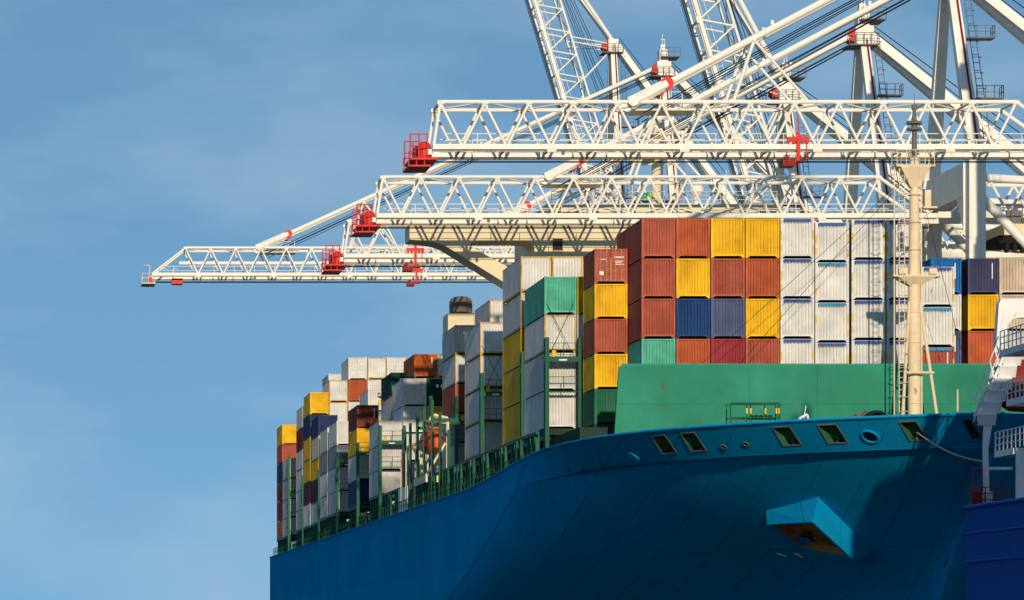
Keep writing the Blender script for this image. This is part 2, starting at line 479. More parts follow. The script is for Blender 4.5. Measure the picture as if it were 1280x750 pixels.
# anchor housing on the flare of the port bow
def hull_at_px(px, py):
    best = None
    u0, u1, t0, t1 = .2, 1, 0, 1
    for step in range(5):
        if step: u0, u1, t0, t1 = best[1] - du * 1.5, min(1, best[1] + du * 1.5), best[2] - dt * 1.5, best[2] + dt * 1.5
        N = 40; du, dt = (u1 - u0) / N, (t1 - t0) / N
        best = None
        for a in range(N + 1):
            for c in range(N + 1):
                p = hull_point(u0 + a * du, max(0, t0 + c * dt))
                e = (XV + F * p.x / p.y - px) ** 2 + (YV - F * p.z / p.y - py) ** 2
                if best is None or e < best[0]: best = (e, u0 + a * du, t0 + c * dt)
    return hull_point(best[1], max(0, best[2]))
A1, A2, A3 = hull_at_px(957, 637), hull_at_px(1023, 619), hull_at_px(1092, 690)
B1, B2, B3 = pix(959, 655, A1.y), pix(1016, 652, A2.y - 0.05), pix(1070, 702, A3.y)
B4 = hull_at_px(1003, 691)
inw = Vector((0.05, 0.25, 0.0))
ah = MB()
ah.add([A1 + inw, A2 + inw, A3 + inw, B1, B2, B3], [(0, 1, 4, 3), (1, 2, 5, 4)])
ah.path([B1, B2, B3], 0.06, 6)
anchor_box = ah.build('anchor_housing', 'hull_blue', ship)
cen = (B1 + B2 + B3 + B4) / 4
IN = [q_.lerp(cen, .22) + Vector((0, .18, .12)) for q_ in (B1, B2, B3, B4)]
TOP = [q_.lerp(cen, .34) + Vector((0, .42, .48)) for q_ in (B1, B2, B3, B4)]
MB().add([B1, B2, B3, B4] + IN, [(i, (i + 1) % 4, 4 + (i + 1) % 4, 4 + i) for i in range(4)]).build('lip', 'hull_blue', anchor_box)
MB().add(IN + TOP, [(i, (i + 1) % 4, 4 + (i + 1) % 4, 4 + i) for i in range(4)] + [(4, 5, 6, 7)]).build('recess', 'rust_plate', anchor_box)
an = MB()
c0 = cen + Vector((0.0, .12, 0.2))
dv = (B3 - B2).normalized(); lv = (B1 - B2).normalized()
an.tube(c0 - dv * 0.6 + lv * 0.1, c0 + dv * 0.6, 0.12, 0.10, 8)
an.tube(c0 - dv * 0.5 - lv * 0.5, c0 - dv * 0.5 + lv * 0.6, 0.12, 0.12, 8)
an.tube(c0 - dv * 0.5 + lv * 0.6, c0 + dv * 0.1 + lv * 0.55, 0.14, 0.03, 8)
an.tube(c0 - dv * 0.5 - lv * 0.5, c0 + dv * 0.1 - lv * 0.4, 0.14, 0.03, 8)
an.build('anchor', 'mark_black', anchor_box)

for px_, py_ in ((972, 692), (978, 694), (994, 692), (999, 695)):
    a_, c_ = hull_at_px(px_, py_), hull_at_px(px_ + 5, py_ + 1.5)
    member('draught_mark', a_ + Vector((-.03, -.05, 0)), c_ + Vector((-.03, -.05, 0)), .03, 'mark_white', hull, 4)

# decks and coamings
dk = MB()
dpts = [(strip_point(u, .3).x + 0.2, strip_point(u, .3).y) for u in (0, .2, .4, .55, .68, .78, .86, .92, .96)]
poly = [(XC - HB + .2, 603)] + dpts + [(2 * XC - x, y) for x, y in dpts[::-1]] + [(XC + HB - .2, 603)]
dk.add([(x, y, 11.6) for x, y in poly], [tuple(range(len(poly)))])
dk.build('deck', 'deck_dark', ship)
MB().box(39.6, 76.6, 288, 364, 11.7, 15.3).box(39.6, 76.6, 391, 596, 11.7, 14.6).build('hatch_coaming', 'deck_dark', ship)

# breakwater
bw = MB()
bw.prism_xz([(41.25, 11.7), (75.0, 11.7), (74.2, 19.45), (42.0, 19.45), (41.75, 19.3)], 283.4, 283.75)
bwo = bw.build('breakwater', 'ship_green', ship)
for side in (-1, 1):
    x0 = XC + side * 16.9; x1 = XC + side * 16.05
    MB().add([(x0, 283.5, 11.7), (x0 - side * .3, 286.6, 11.7), (x1 - side * .3, 285.2, 19.2), (x1, 283.5, 19.4),
              (x0 - side * .25, 283.5, 11.7), (x0 - side * .55, 286.6, 11.7), (x1 - side * .55, 285.2, 19.2), (x1 - side * .25, 283.5, 19.4)],
             [(0, 1, 2, 3), (4, 7, 6, 5), (0, 4, 5, 1), (1, 5, 6, 2), (2, 6, 7, 3), (3, 7, 4, 0)]).build('end_plate', 'ship_green', bwo)
member('top_rail', (41.95, 283.55, 19.48), (74.25, 283.55, 19.48), 0.09, 'ship_green', bwo, 8)
for x in (46.3, 51.0, 55.8, 60.4, 65.2, 70.0): member('weld_seam', (x, 283.39, 11.8), (x, 283.39, 19.4), .022, 'ship_green', bwo, 6)
for z in (14.1, 16.7): member('weld_seam', (41.7, 283.39, z), (74.6, 283.39, z), .022, 'ship_green', bwo, 6)
for i in range(8):
    x = 44.5 + i * 4.0
    MB().add([(x, 283.76, 11.7), (x, 286.5, 11.7), (x, 283.76, 19.0), (x + .06, 283.76, 11.7), (x + .06, 286.5, 11.7), (x + .06, 283.76, 19.0)],
             [(0, 1, 2), (3, 5, 4), (0, 3, 4, 1), (1, 4, 5, 2), (2, 5, 3, 0)]).build('stiffener', 'ship_green', bwo)

# foremast
MY = 263.0
fm = MB()
fm.lathe((58.1, MY, 0), [(0.42, 11.0), (0.42, 20), (0.41, 23.6), (0.36, 25), (0.29, 31.2), (0.29, 31.6)], 20)
mast = fm.build('foremast', 'mast_cream', ship, True)
for sx in (-1, 1):
    member('strut', (58.1 + sx * 0.36, MY - 0.1, 22.2), (58.1 + .18 + sx * 1.42, MY - 1.4, 11.7), 0.105, 'mast_cream', mast, 8)
member('crossbar', (57.4, MY - 0.85, 17.5), (59.2, MY - 0.85, 17.5), 0.08, 'mast_cream', mast, 8)
member('strut', (58.1, MY + 0.4, 22.2), (58.1, MY + 2.0, 11.7), 0.105, 'mast_cream', mast, 8)
def ring_platform(z, x0, x1, dy, under):
    b = MB()
    b.box(x0, x1, MY - dy, MY + dy, z, z + 0.12)
    if under:
        b.add([(58.1 - .3, MY - .3, z - under), (58.1 + .3, MY - .3, z - under), (58.1 + .3, MY + .3, z - under), (58.1 - .3, MY + .3, z - under),
               (x0 + .3, MY - dy, z), (x1 - .3, MY - dy, z), (x1 - .3, MY + dy, z), (x0 + .3, MY + dy, z)],
              [(0, 1, 5, 4), (1, 2, 6, 5), (2, 3, 7, 6), (3, 0, 4, 7)])
    o = b.build('platform', 'mast_cream', mast)
    return o
p1 = ring_platform(31.0, 56.75, 59.3, 0.8, 1.3)
p2 = ring_platform(23.8, 56.55, 59.7, 0.8, 0.6)
for (z, x0, x1) in ((31.1, 56.8, 59.25), (23.9, 56.6, 59.65)):
    b = MB()
    for yy in (MY - .78, MY + .78):
        for h_ in (0.5, 1.0): b.tube((x0, yy, z + h_), (x1, yy, z + h_), 0.025, None, 5)
        for i in range(5):
            x = x0 + (x1 - x0) * i / 4
            b.tube((x, yy, z), (x, yy, z + 1.0), 0.03, None, 5)
    if z > 30: b.build('guard_rail', 'mast_cream', mast)
for dx in (-1.0, 1.0):
    MB().box(58.1 + dx - .25, 58.1 + dx + .25, MY - 1.1, MY - .82, 23.95, 24.3).build('floodlight', 'mast_cream', mast)
tp = MB(); tp.lathe((58.1, MY, 0), [(0.2, 31.5), (0.16, 33.4), (0.5, 33.45), (0.5, 33.6), (0.2, 33.62), (0.2, 33.85), (0.5, 33.87), (0.5, 34.02), (0.16, 34.1), (0.12, 34.8), (0.2, 34.82), (0.18, 35.1), (0.03, 35.12), (0.02, 35.9)], 14)
tp.build('navigation_light', 'crane_grey', mast)
MB().box(58.6, 59.5, MY - .5, MY + .5, 28.3, 28.42).box(58.7, 59.1, MY - .45, MY + .1, 28.42, 29.5).tube((58.5, MY, 27.6), (59.4, MY, 28.3), .06).build('light_bracket', 'mast_cream', mast)
MB().tube((58.75, MY, 29.6), (58.95, MY, 31.0), .10, .13).build('horn', 'mark_white', mast)
for z in (13.5, 15.5, 19.5, 21.5, 25.6, 27.4, 29.2): MB().lathe((58.1, MY, 0), [(.40, z - .04), (.46, z), (.40, z + .04)], 14).build('band', 'mast_cream', mast)
MB().tube((58.55, MY - .25, 12), (58.5, MY - .2, 30.9), .05, None, 6).build('cable_pipe', 'mast_cream', mast)
lad = MB()
for x in (57.0, 57.35): lad.tube((x, MY - .5, 11.7), (x, MY - .5, 31.0), 0.035, None, 5)
for i in range(48): lad.tube((57.0, MY - .5, 12 + i * .4), (57.35, MY - .5, 12 + i * .4), 0.022, None, 4)
for i in range(18):
    z = 14 + i * 0.95
    lad.path([(57.0, MY - .5, z), (56.85, MY - 1.0, z), (57.2, MY - 1.25, z), (57.5, MY - 1.0, z), (57.35, MY - .5, z)], 0.022, 4)
lad.build('ladder', 'mast_cream', mast)
pp = MB().tube((56.72, MY - .3, 11.7), (56.72, MY - .3, 31.0), 0.05, None, 6); pp.build('cable_pipe', 'mast_cream', mast)
KM = 280.5 / 263.0
MM = Matrix.Translation((62.0, 280.5, H)) @ Matrix.Diagonal((KM, KM, KM, 1)) @ Matrix.Translation((-58.1, -MY, -H))
for o in [mast] + list(mast.children):
    if o.data in UNIT.values(): o.matrix_basis = MM @ o.matrix_basis
    else: o.data.transform(MM)
for q in ((47.5, 284, 19.4), (50.2, 284, 19.4), (66.4, 284, 19.4)):
    member('stay_wire', (62.0, 280.3, 33.0), q, 0.018, 'rope_black', ship, 5)

# foredeck fittings
def rails(b, pts, hs, r=0.03, rp=0.035, every=1.4):
    for a, c in zip(pts, pts[1:]):
        a, c = Vector(a), Vector(c)
        for h_ in hs: b.tube(a + Vector((0, 0, h_)), c + Vector((0, 0, h_)), r, None, 5)
        n_ = max(1, round((c - a).length / every))
        for i in range(n_ + 1):
            p = a.lerp(c, i / n_); b.tube(p, p + Vector((0, 0, hs[-1])), rp, None, 5)
    return b
ws = rails(MB(), [(45.4, 259, 11.6), (45.4, 259, 11.7)], (2.9,)); 
ws = MB()
x0, x1 = pix(913, 500, 259).x, pix(975, 500, 259).x
ztop, zmid = pix(913, 504, 259).z, pix(913, 522, 259).z
for x in (x0, x0 + 1.05, x0 + 1.3, x0 + 2.2, x1 - .12, x1): ws.tube((x, 259, 11.6), (x, 259, ztop), .045, None, 6)
for x in (x0, x1): ws.tube((x, 260.5, 11.6), (x, 260.5, ztop), .045, None, 6)
for z in (ztop, zmid): ws.tube((x0, 259, z), (x1, 259, z), .05, None, 6); ws.tube((x0, 260.5, z), (x1, 260.5, z), .05, None, 6)
wso = ws.build('winch_stand', 'post_green', ship)
for x in (x0 + 1.05, x0 + 1.3, x0 + 2.25, x1 - .25, x1 - .08):
    MB().box(x - .05, x + .05, 258.88, 258.95, zmid + .25, zmid + .6).build('marker', 'mark_yellow', wso)
wd_ = MB()
for i in range(5): wd_.lathe((x0 + 1.5 + i * .3, 259.7, zmid - .1), [(.12, 0), (.14, .25), (.08, .3)], 8)
wd_.build('float', 'rope_black', wso)
rd = MB()
cx = pix(1094, 520, 252).x
for i in range(7):
    yy = 251.4 + i * .16
    pts = [(cx + .95 * math.cos(a), yy, 12.95 + 1.6 * math.sin(a) * .85) for a in [k * math.pi / 9 for k in range(10)]]
    rd.path(pts, 0.13, 6)
rd.lathe((cx, 251.9, 11.6), [(.7, 0), (.75, 1.6), (.5, 2.5), (.1, 2.7)], 12)
rd.build('rope_drum', 'rope_black', ship)
MB().path([(cx - 1.7, 251.5, 13.2), (cx - 1.4, 251.4, 14.15), (cx - 1.1, 251.5, 13.95), (cx - .7, 251.4, 14.4)], .07, 6).build('rope_coil', 'rail_red', ship)
q = pix(1005, 525, 253)
MB().path([(q.x - .3, 253, 12.6), (q.x - .28, 253, 14.0), (q.x + .2, 253, 14.25), (q.x + .35, 253, 13.6)], .08, 6).tube((q.x, 253, 14.0), (q.x + .12, 253, 14.8), .03).build('air_vent', 'tug_white', ship)
q = pix(1197, 520, 252); MB().tube((q.x, 252, 11.7), (q.x, 252, pix(0, 487, 252).z), .06).build('jack_staff', 'mast_cream', ship)
q = pix(830, 536, 262.5); MB().path([(q.x + .4 * math.cos(a), 262.7, 13.3 + .45 * math.sin(a)) for a in [k * math.pi / 6 for k in range(7)]], .14, 6).build('roller_fairlead', 'rope_black', ship)

# deckhouse with the bridge wing
DY = 366.0
def dz(y): return (YV - y) * DY / F
def dx_(x): return (x - XV) * DY / F
dh = MB()
wing = [(dx_(512), dz(280.5)), (dx_(512), dz(299.5)), (dx_(528), dz(300.5)), (dx_(545), dz(303)), (dx_(556), dz(307)), (dx_(566), dz(313)), (dx_(630), dz(353)), (dx_(668), dz(377)), (dx_(668), dz(349))]
strut = [(dx_(512), dz(299.5)), (dx_(528), dz(300.5)), (dx_(545), dz(303)), (dx_(556), dz(307)), (dx_(566), dz(313)), (dx_(640), dz(359)), (dx_(668), dz(376)),
         (dx_(668), dz(352)), (dx_(590), dz(309)), (dx_(588), dz(305)), (dx_(592), dz(301.8)), (dx_(600), dz(301)), (dx_(655), dz(301)), (dx_(663), dz(303)), (dx_(668), dz(309)), (dx_(668), dz(280.5)), (dx_(512), dz(280.5))]
for mir in (0, 1):
    pl = [(2 * XC - x, z) if mir else (x, z) for x, z in strut]
    n = len(pl)
    bmw = bmesh.new()
    vv = [bmw.verts.new((x, DY, z)) for x, z in pl]
    ff = bmw.faces.new(vv)
    g = bmesh.ops.extrude_face_region(bmw, geom=[ff])
    for v in [e for e in g['geom'] if isinstance(e, bmesh.types.BMVert)]: v.co.y += 4.5
    bmesh.ops.triangulate(bmw, faces=[f for f in bmw.faces if len(f.verts) > 4])
    bmw.verts.index_update()
    dh.add([v.co for v in bmw.verts], [tuple(v.index for v in f.verts) for f in bmw.faces]); bmw.free()
xb0 = dx_(668)
w0, w1, wz0, wz1 = dx_(690), dx_(704), dz(314), dz(298)
def wall_with_hole(b, y0, y1):
    xe = 2 * XC - xb0
    zt, zb = dz(280.5), 11.7
    xs = [xb0 + .003, w0, w1, xe - .003]; zs = [zb, wz0, wz1, zt]
    for i in range(3):
        for k in range(3):
            if i == 1 and k == 1: continue
            b.box(xs[i], xs[i + 1], y0, y1, zs[k], zs[k + 1])
wall_with_hole(dh, DY + .002, DY + .3)
dh.box(xb0 + .003, 2 * XC - xb0 - .003, DY + .32, DY + 15, 11.7, dz(280.5) - .02)
house = dh.build('deckhouse', 'ship_cream', ship)
fr = MB()
for (a, b_) in (((w0, wz0), (w1, wz0)), ((w1, wz0), (w1, wz1)), ((w1, wz1), (w0, wz1)), ((w0, wz1), (w0, wz0))):
    fr.tube((a[0], DY - .02, a[1]), (b_[0], DY - .02, b_[1]), .06, None, 6)
wf = fr.build('window', 'ship_cream', house)
MB().box(w0, w1, DY + .2, DY + .26, wz0, wz1).build('pane', 'glass_hole_dark', wf)
MB().box(dx_(675), dx_(690), DY - .04, DY - .003, dz(319), dz(300)).build('door', 'ship_cream', house)
# wheelhouse
wx0, wx1 = dx_(690), 2 * XC - dx_(690)
zw0, zw1, zr = dz(276), dz(265.5), dz(254.5)
MB().box(wx0, wx1, DY + .6, DY + 9, dz(280.4), zw0).build('wheelhouse_wall', 'ship_cream', house)
MB().box(wx0 - .5, wx1 + .5, DY + .1, DY + 9.5, zw1, zr).build('wheelhouse_roof', 'ship_cream', house)
nw = 16
for i in range(nw):
    x0 = wx0 + (wx1 - wx0) * i / nw; x1 = wx0 + (wx1 - wx0) * (i + 1) / nw
    wv = MB().box(x0, x0 + .16, DY + .62, DY + .9, zw0, zw1).build('window', 'ship_cream', house)
    MB().box(x0 + .16, x1, DY + .72, DY + .78, zw0 + .002, zw1 - .002).build('pane', 'glass_hole_dark', wv)
b = rails(MB(), [(wx0, DY + .3, zr), (wx1, DY + .3, zr)], (.4, .8, 1.15), .025, .03, 1.3)
b.build('roof_rail', 'ship_cream', house)
b = rails(MB(), [(dx_(514), DY + .15, dz(280.5)), (wx0 - .6, DY + .15, dz(280.5))], (.4, .8, 1.1), .02, .025, 1.3)
b.build('wing_rail', 'ship_cream', house)
mm = MB()
mm.lathe((58.1, DY + 5, 0), [(.5, zr), (.4, zr + 4.5), (.25, zr + 8)], 12).tube((56, DY + 5, zr + 4.2), (60.2, DY + 5, zr + 4.2), .12).tube((56.8, DY + 5, zr + 6), (59.4, DY + 5, zr + 6), .1)
mm.box(55.6, 57.6, DY + 4.7, DY + 5, zr + 4.5, zr + 4.75).box(58.4, 60.6, DY + 4.7, DY + 5, zr + 6.3, zr + 6.5)
mm.build('radar_mast', 'ship_cream', house)
for x_, r_, h_ in ((54.2, .55, 1.3), (61.5, .7, 1.6), (52.4, .35, 1.0)):
    MB().lathe((x_, DY + 3, 0), [(r_ * .4, zr), (r_ * .4, zr + h_ - r_), (r_, zr + h_ - r_ * .3), (r_ * .9, zr + h_ + r_ * .4), (r_ * .4, zr + h_ + r_ * .8), (.02, zr + h_ + r_)], 12).build('radome', 'tug_white', house, True)
MB().box(dx_(806), dx_(818), DY + 1.5, DY + 1.6, dz(246), dz(237)).build('signal_board', 'glow_green', house)
for k in range(4): MB().tube((51 + k * 4.3, DY + 1.2, zr), (51 + k * 4.3, DY + 1.2, zr + 2.2 + (k % 2)), .05).build('whip_aerial', 'crane_red' if k == 2 else 'ship_cream', house)
# aft funnel casing
fy = 410.0
MB().box(pix(560, 0, fy).x, pix(593, 0, fy).x, fy, fy + 5.0, 14.6, pix(0, 391.5, fy).z).build('funnel_casing', 'ship_cream', ship)
c_ = pix(576, 0, fy + 2.2); zt = pix(0, 391, fy).z
fn = MB().lathe((c_.x, fy + 2.2, zt), [(1.18, 0), (1.2, .9), (1.15, 1.35), (1.0, 1.62), (.7, 1.8), (.3, 1.86), (.02, 1.88)], 20)
fn.build('funnel', 'funnel_grey', ship, True)
# ------------------------------------------------------------------ containers
Wd = 2.438
def corr(x0, x1, period, depth):
    """Trapezoid wave as (position, offset) pairs."""
    n = max(1, round((x1 - x0) / period)); p = (x1 - x0) / n; out = []
    for i in range(n):
        a = x0 + i * p
        out += [(a, 0), (a + p * .28, 0), (a + p * .5, depth), (a + p * .78, depth)]
    out.append((x1, 0)); return out

def container_meshes(L, h, tagname):
    hw = Wd / 2; ms = {}
    b = MB()
    for sx in (-1, 1):
        for y0, y1 in ((0.005, .12), (L - .12, L - .005)):
            x0, x1 = sorted((sx * hw, sx * (hw - .13))); b.box(x0 + .003, x1 - .003, y0, y1, .12, h - .12)
        for y0, y1 in ((0, .178), (L - .178, L)):
            x0, x1 = sorted((sx * hw, sx * (hw - .165)))
            b.box(x0, x1, y0, y1, 0, .12); b.box(x0, x1, y0, y1, h - .12, h)
        x0, x1 = sorted((sx * (hw - .01), sx * (hw - .07)))
        b.box(x0, x1, .178, L - .178, h - .10, h - .03); b.box(x0, x1, .178, L - .178, .04, .20)
        # gusset beside the bottom corner fitting
        xa, xb, xc = sx * (hw - .165), sx * (hw - .165), sx * (hw - .34)
        b.prism_xz([(xa, .02), (xa, .16), (xc, .16)] if sx > 0 else [(xa, .02), (xc, .16), (xa, .16)], .02, .1)
    for y0, y1 in ((.012, .10), (L - .10, L - .012)):
        b.box(-hw + .13, hw - .13, y0, y1, .15, .28); b.box(-hw + .165, hw - .165, y0, y1, h - .115, h - .02)
    ms['frame'] = b.mesh('frame' + tagname, False)
    for sx in (-1, 1):
        b = MB(); pr = corr(.12, L - .12, .278, .036)
        vs = [(sx * (hw - .012 - d), y, z) for z in (.2, h - .1) for y, d in pr]; n = len(pr)
        b.add(vs, [(i, i + 1, n + i + 1, n + i) for i in range(n - 1)])
        ms['side_wall%d' % sx] = b.mesh('side_wall' + tagname, False)
    b = MB(); pr = corr(-hw + .13, hw - .13, .24, .11)
    vs = [(x, .03 + d, z) for z in (.28, h - .115) for x, d in pr]; n = len(pr)
    b.add(vs, [(i, i + 1, n + i + 1, n + i) for i in range(n - 1)])
    ms['end_wall'] = b.mesh('end_wall' + tagname, False)
    b = MB(); pr = corr(.12, L - .12, .42, .02)
    vs = [(x, y, h - .03 - d) for x in (-hw + .07, hw - .07) for y, d in pr]; n = len(pr)
    b.add(vs, [(i, i + 1, n + i + 1, n + i) for i in range(n - 1)])
    ms['roof'] = b.mesh('roof' + tagname, False)
    ms['floor'] = MB().box(-hw + .08, hw - .08, .11, L - .02, .155, .19).mesh('floor' + tagname, False)
    for sx in (-1, 1):
        b = MB(); x0, x1 = (-hw + .135, -.012) if sx < 0 else (.012, hw - .135)
        z = .285
        hts = []
        n = 5
        for i in range(n):
            za = .285 + (h - .405) * i / n; zb = .285 + (h - .405) * (i + 1) / n
            b.add([(x0, .02, za), (x1, .02, za), (x1, .02, za + .06), (x0, .02, za + .06), (x0 + .05, .05, za + .1), (x1 - .05, .05, za + .1), (x1 - .05, .05, zb - .04), (x0 + .05, .05, zb - .04), (x0, .02, zb), (x1, .02, zb)],
                  [(0, 1, 2, 3), (3, 2, 5, 4), (4, 5, 6, 7), (7, 6, 9, 8), (0, 3, 8), (3, 4, 7), (3, 7, 8), (2, 1, 9), (5, 2, 9), (5, 9, 6)])
        ms['door%d' % sx] = b.mesh('door' + tagname, False)
        b = MB()
        for k in (.3, .72):
            x = x0 + (x1 - x0) * k
            b.tube((x, -.01, .15), (x, -.01, h - .05), .022, None, 5)
            for z in (.3, h * .38, h * .62, h - .25): b.box(x - .05, x + .05, -.03, .02, z - .03, z + .03)
            b.box(x - .02, x + .3, -.035, -.015, h * .40, h * .40 + .04)
        ms['lock_rod%d' % sx] = b.mesh('lock_rod' + tagname, False)
    for me in ms.values(): me.materials.append(MAT['box_white'])
    return ms
CM = {(40, 2.9): container_meshes(12.19, 2.87, '_high_forty'), (40, 2.59): container_meshes(12.19, 2.57, '_forty'),
      (20, 2.59): container_meshes(6.06, 2.57, '_twenty'), (20, 2.9): container_meshes(6.06, 2.87, '_high_twenty')}

def local(name, me, mat, parent, lift=None):
    o = bpy.data.objects.new(name, me); COL.objects.link(o)
    o.parent = parent
    o.material_slots[0].link = 'OBJECT'; o.material_slots[0].material = MAT[mat]
    return o
def quick(b, name):
    me = b.mesh(name, False); me.materials.append(MAT['box_white']); return me
hw = Wd / 2
SM = {}
def shared(key, fn):
    if key not in SM: SM[key] = quick(fn(), key)
    return SM[key]

ORD = ['lowest', 'second', 'third', 'fourth', 'fifth', 'sixth', 'seventh', 'eighth']
NTH = ['outermost', 'second', 'third', 'fourth', 'fifth', 'sixth', 'seventh', 'eighth', 'ninth', 'tenth', 'eleventh', 'twelfth', 'thirteenth', 'fourteenth', 'fifteenth', 'sixteenth', 'seventeenth']
BAYS = {0: 'foremost bay', 0.5: 'foremost bay', 1: 'second bay', 2: 'third bay', 4: 'fourth bay', 5: 'bay under the bridge wing', 7: 'bay just behind the bridge', 9: 'second bay behind the bridge',
        10: 'third bay behind the bridge', 11: 'fourth bay behind the bridge', 12: 'fifth bay behind the bridge', 13: 'sixth bay behind the bridge', 14: 'seventh bay behind the bridge', 15: 'seventh bay from the stern',
        16: 'sixth bay from the stern', 17: 'fifth bay from the stern', 18: 'fourth bay from the stern', 19: 'second bay from the stern', 20: 'bay nearest the stern'}
BY = {0: 289.4, 0.5: 295.7, 1: 304.9, 2: 319.6, 4: 348.4, 5: 363.0, 7: 392.4, 9: 420, 10: 434.2, 11: 448.5, 12: 463.6, 13: 478, 14: 493, 15: 508, 16: 523.4, 17: 538, 18: 558, 19: 567, 20: 581.2}
X0, PITCH = 36.735, 2.509
NAMEC = {'red': 'rust red', 'orange red': 'orange red', 'grey': 'pale grey', 'white': 'off white', 'teal': 'light teal'}

def container(bay, row, z, h, spec, tier, ntier, xoff=0.0, L=40, yoff=0.0, half_word=''):
    parts = spec.split('+'); colour = parts[0]; opts = parts[1:]
    ms = CM[(L, h)]
    x = X0 + row * PITCH + 1.219 + xoff
    tierw = 'topmost' if tier == ntier - 1 else ORD[tier]
    extra = ''
    if 'doors' in opts: extra = 'with doors '
    elif 'logo' in opts: extra = 'with emblem '
    elif 'strip' in opts: extra = 'with blue strip '
    elif 'squares' in opts: extra = 'with white squares '
    stackw = 'port side' if True else ''
    label = '%s container %s%s%s tier, %s stack from port, %s' % (NAMEC.get(colour, colour), extra, half_word, tierw, NTH[row], BAYS[bay])
    label = label.replace('the bridge', 'bridge').replace('the stern', 'stern')
    o = thing('shipping_container', (x, BY[bay] + yoff, z), label, 'container', 'containers stacked on the ship')
    mat = 'box_' + colour.replace(' ', '_')
    local('frame', ms['frame'], 'ochre_edge' if 'ochre' in opts else mat, o)
    sidem = 'box_maroon' if False else mat
    w = local('side_wall', ms['side_wall-1'], mat, o)
    local('side_wall', ms['side_wall1'], mat, o)
    local('roof', ms['roof'], mat, o)
    local('floor', ms['floor'], 'box_under', o)
    hh = 2.87 if h == 2.9 else 2.57
    if 'doors' in opts:
        for s in (-1, 1):
            d = local('door', ms['door%d' % s], mat, o)
            local('lock_rod', ms['lock_rod%d' % s], 'rod_grey' if colour not in ('white',) else 'box_grey', d)
        me = shared('marking_d', lambda: MB().box(.25, .95, -.006, -.001, 1.9, 1.98).box(.3, .9, -.006, -.001, 1.62, 1.67).box(.3, .8, -.006, -.001, 1.5, 1.55).box(.3, .95, -.006, -.001, 1.38, 1.43).box(-.8, -.35, -.006, -.001, 1.75, 1.80).box(-.85, -.55, -.006, -.001, .62, .9))
        local('marking', me, 'mark_white', o)
    else:
        e = local('end_wall', ms['end_wall'], mat, o)
    if 'strip' in opts or 'cyan' in opts:
        me = shared('header%s' % hh, lambda: MB().box(-.98, .98, -.03, .005, hh - .26, hh - .05))
        local('header_strip', me, 'strip_cyan' if 'cyan' in opts else 'strip_blue', o)
        for k, (xa, za, zb) in enumerate(((-1.20, .5, 1.0), (-1.20, 1.3, 1.95), (1.09, .4, .9), (1.09, 1.35, 2.0))):
            if random.random() < .25: continue
            me = shared('edge_marking_%d' % k, lambda: MB().box(xa, xa + .11, -.008, .003, za, zb))
            local('edge_marking', me, 'mark_yellow', o)
        me = shared('tick%s' % hh, lambda: (lambda b: [b.box(-.95 + i * .11, -.95 + i * .11 + .03, .004, .02, hh - .36, hh - .29) for i in range(18)] and b)(MB()))
        local('header_clip', me, 'mark_black', o)
    if 'logo' in opts:
        me = shared('logo%s' % hh, lambda: MB().box(-1.226, -1.218, 1.2, 1.55, .95, 1.9).box(-1.226, -1.218, 1.75, 2.1, .95, 1.9).box(-1.226, -1.218, 1.2, 2.3, 1.98, 2.2).box(-1.226, -1.218, 2.3, 2.55, .7, 1.9).box(-1.226, -1.218, 1.1, 2.6, .45, .6))
        local('emblem', me, 'mark_black', o)
    if 'facelogo' in opts:
        me = shared('flogo%s' % hh, lambda: MB().box(-.1, .05, -.004, .02, 1.95, 2.15).box(.12, .26, -.004, .02, 1.95, 2.15).box(-.1, .05, -.004, .02, 1.6, 1.8).box(.1, .3, -.004, .02, 1.5, 1.8).box(-.15, 0, -.004, .02, .5, .7))
        local('emblem', me, 'mark_black', o)
        me = shared('fpatch%s' % hh, lambda: MB().box(.0, .75, -.004, .02, .75, 1.3))
        local('patch', me, 'mark_yellow', o)
    if 'squares' in opts:
        me = shared('sq%s' % hh, lambda: MB().box(-.28, 0, -.004, .02, hh - .95, hh - .65).box(.22, .5, -.004, .02, hh - .95, hh - .65))
        local('emblem', me, 'mark_white', o)
    if 'line' in opts:
        me = shared('line%s' % hh, lambda: MB().box(.68, .76, -.004, .02, hh * .42, hh * .86))
        local('marking', me, 'mark_white', o)
    return o

def stack(bay, row, z0, specs, xoff=0.0, L=40, yoff=0.0):
    z = z0
    n = len(specs)
    for i, s in enumerate(specs):
        h = 2.9
        if s.startswith('-'): h = 2.59; s = s[1:]
        two = s.startswith('2x'); s = s[2:] if two else s
        if two:
            container(bay, row, z, h, s, i, n, xoff, 20, 0, 'forward half ')
            container(bay, row, z, h, s, i, n, xoff, 20, 6.13, 'after half ')
        else:
            container(bay, row, z, h, s, i, n, xoff, L, yoff)
        z += h
    return z

# foremost bay
stack(0, 3, 16.0, ['red', 'teal', 'red', 'red', 'red'])
stack(0, 4, 16.0, ['grey', 'orange red', 'blue', 'yellow', 'orange red'])
stack(0, 5, 16.0, ['grey', 'crimson', 'slate blue', 'red', 'yellow'])
stack(0, 6, 16.0, ['grey', 'red', 'yellow', 'orange red', 'yellow'])
stack(0, 7, 16.0, ['white+strip'] * 5)
stack(0, 8, 15.72, ['white+strip', 'white+strip', 'white+cyan', 'white+cyan', 'white+strip'])
stack(0, 9, 15.9, ['white+strip'] * 5, .12)
stack(0, 10, 15.9, ['white+strip'] * 5, .14)
stack(0, 11, 15.4, ['grey', 'red+cyan+line', 'white+cyan', 'white+strip'], .1)
stack(0.5, 2, 15.96, ['-green', '-yellow', '-red', '-yellow', '-red+doors'], L=20)
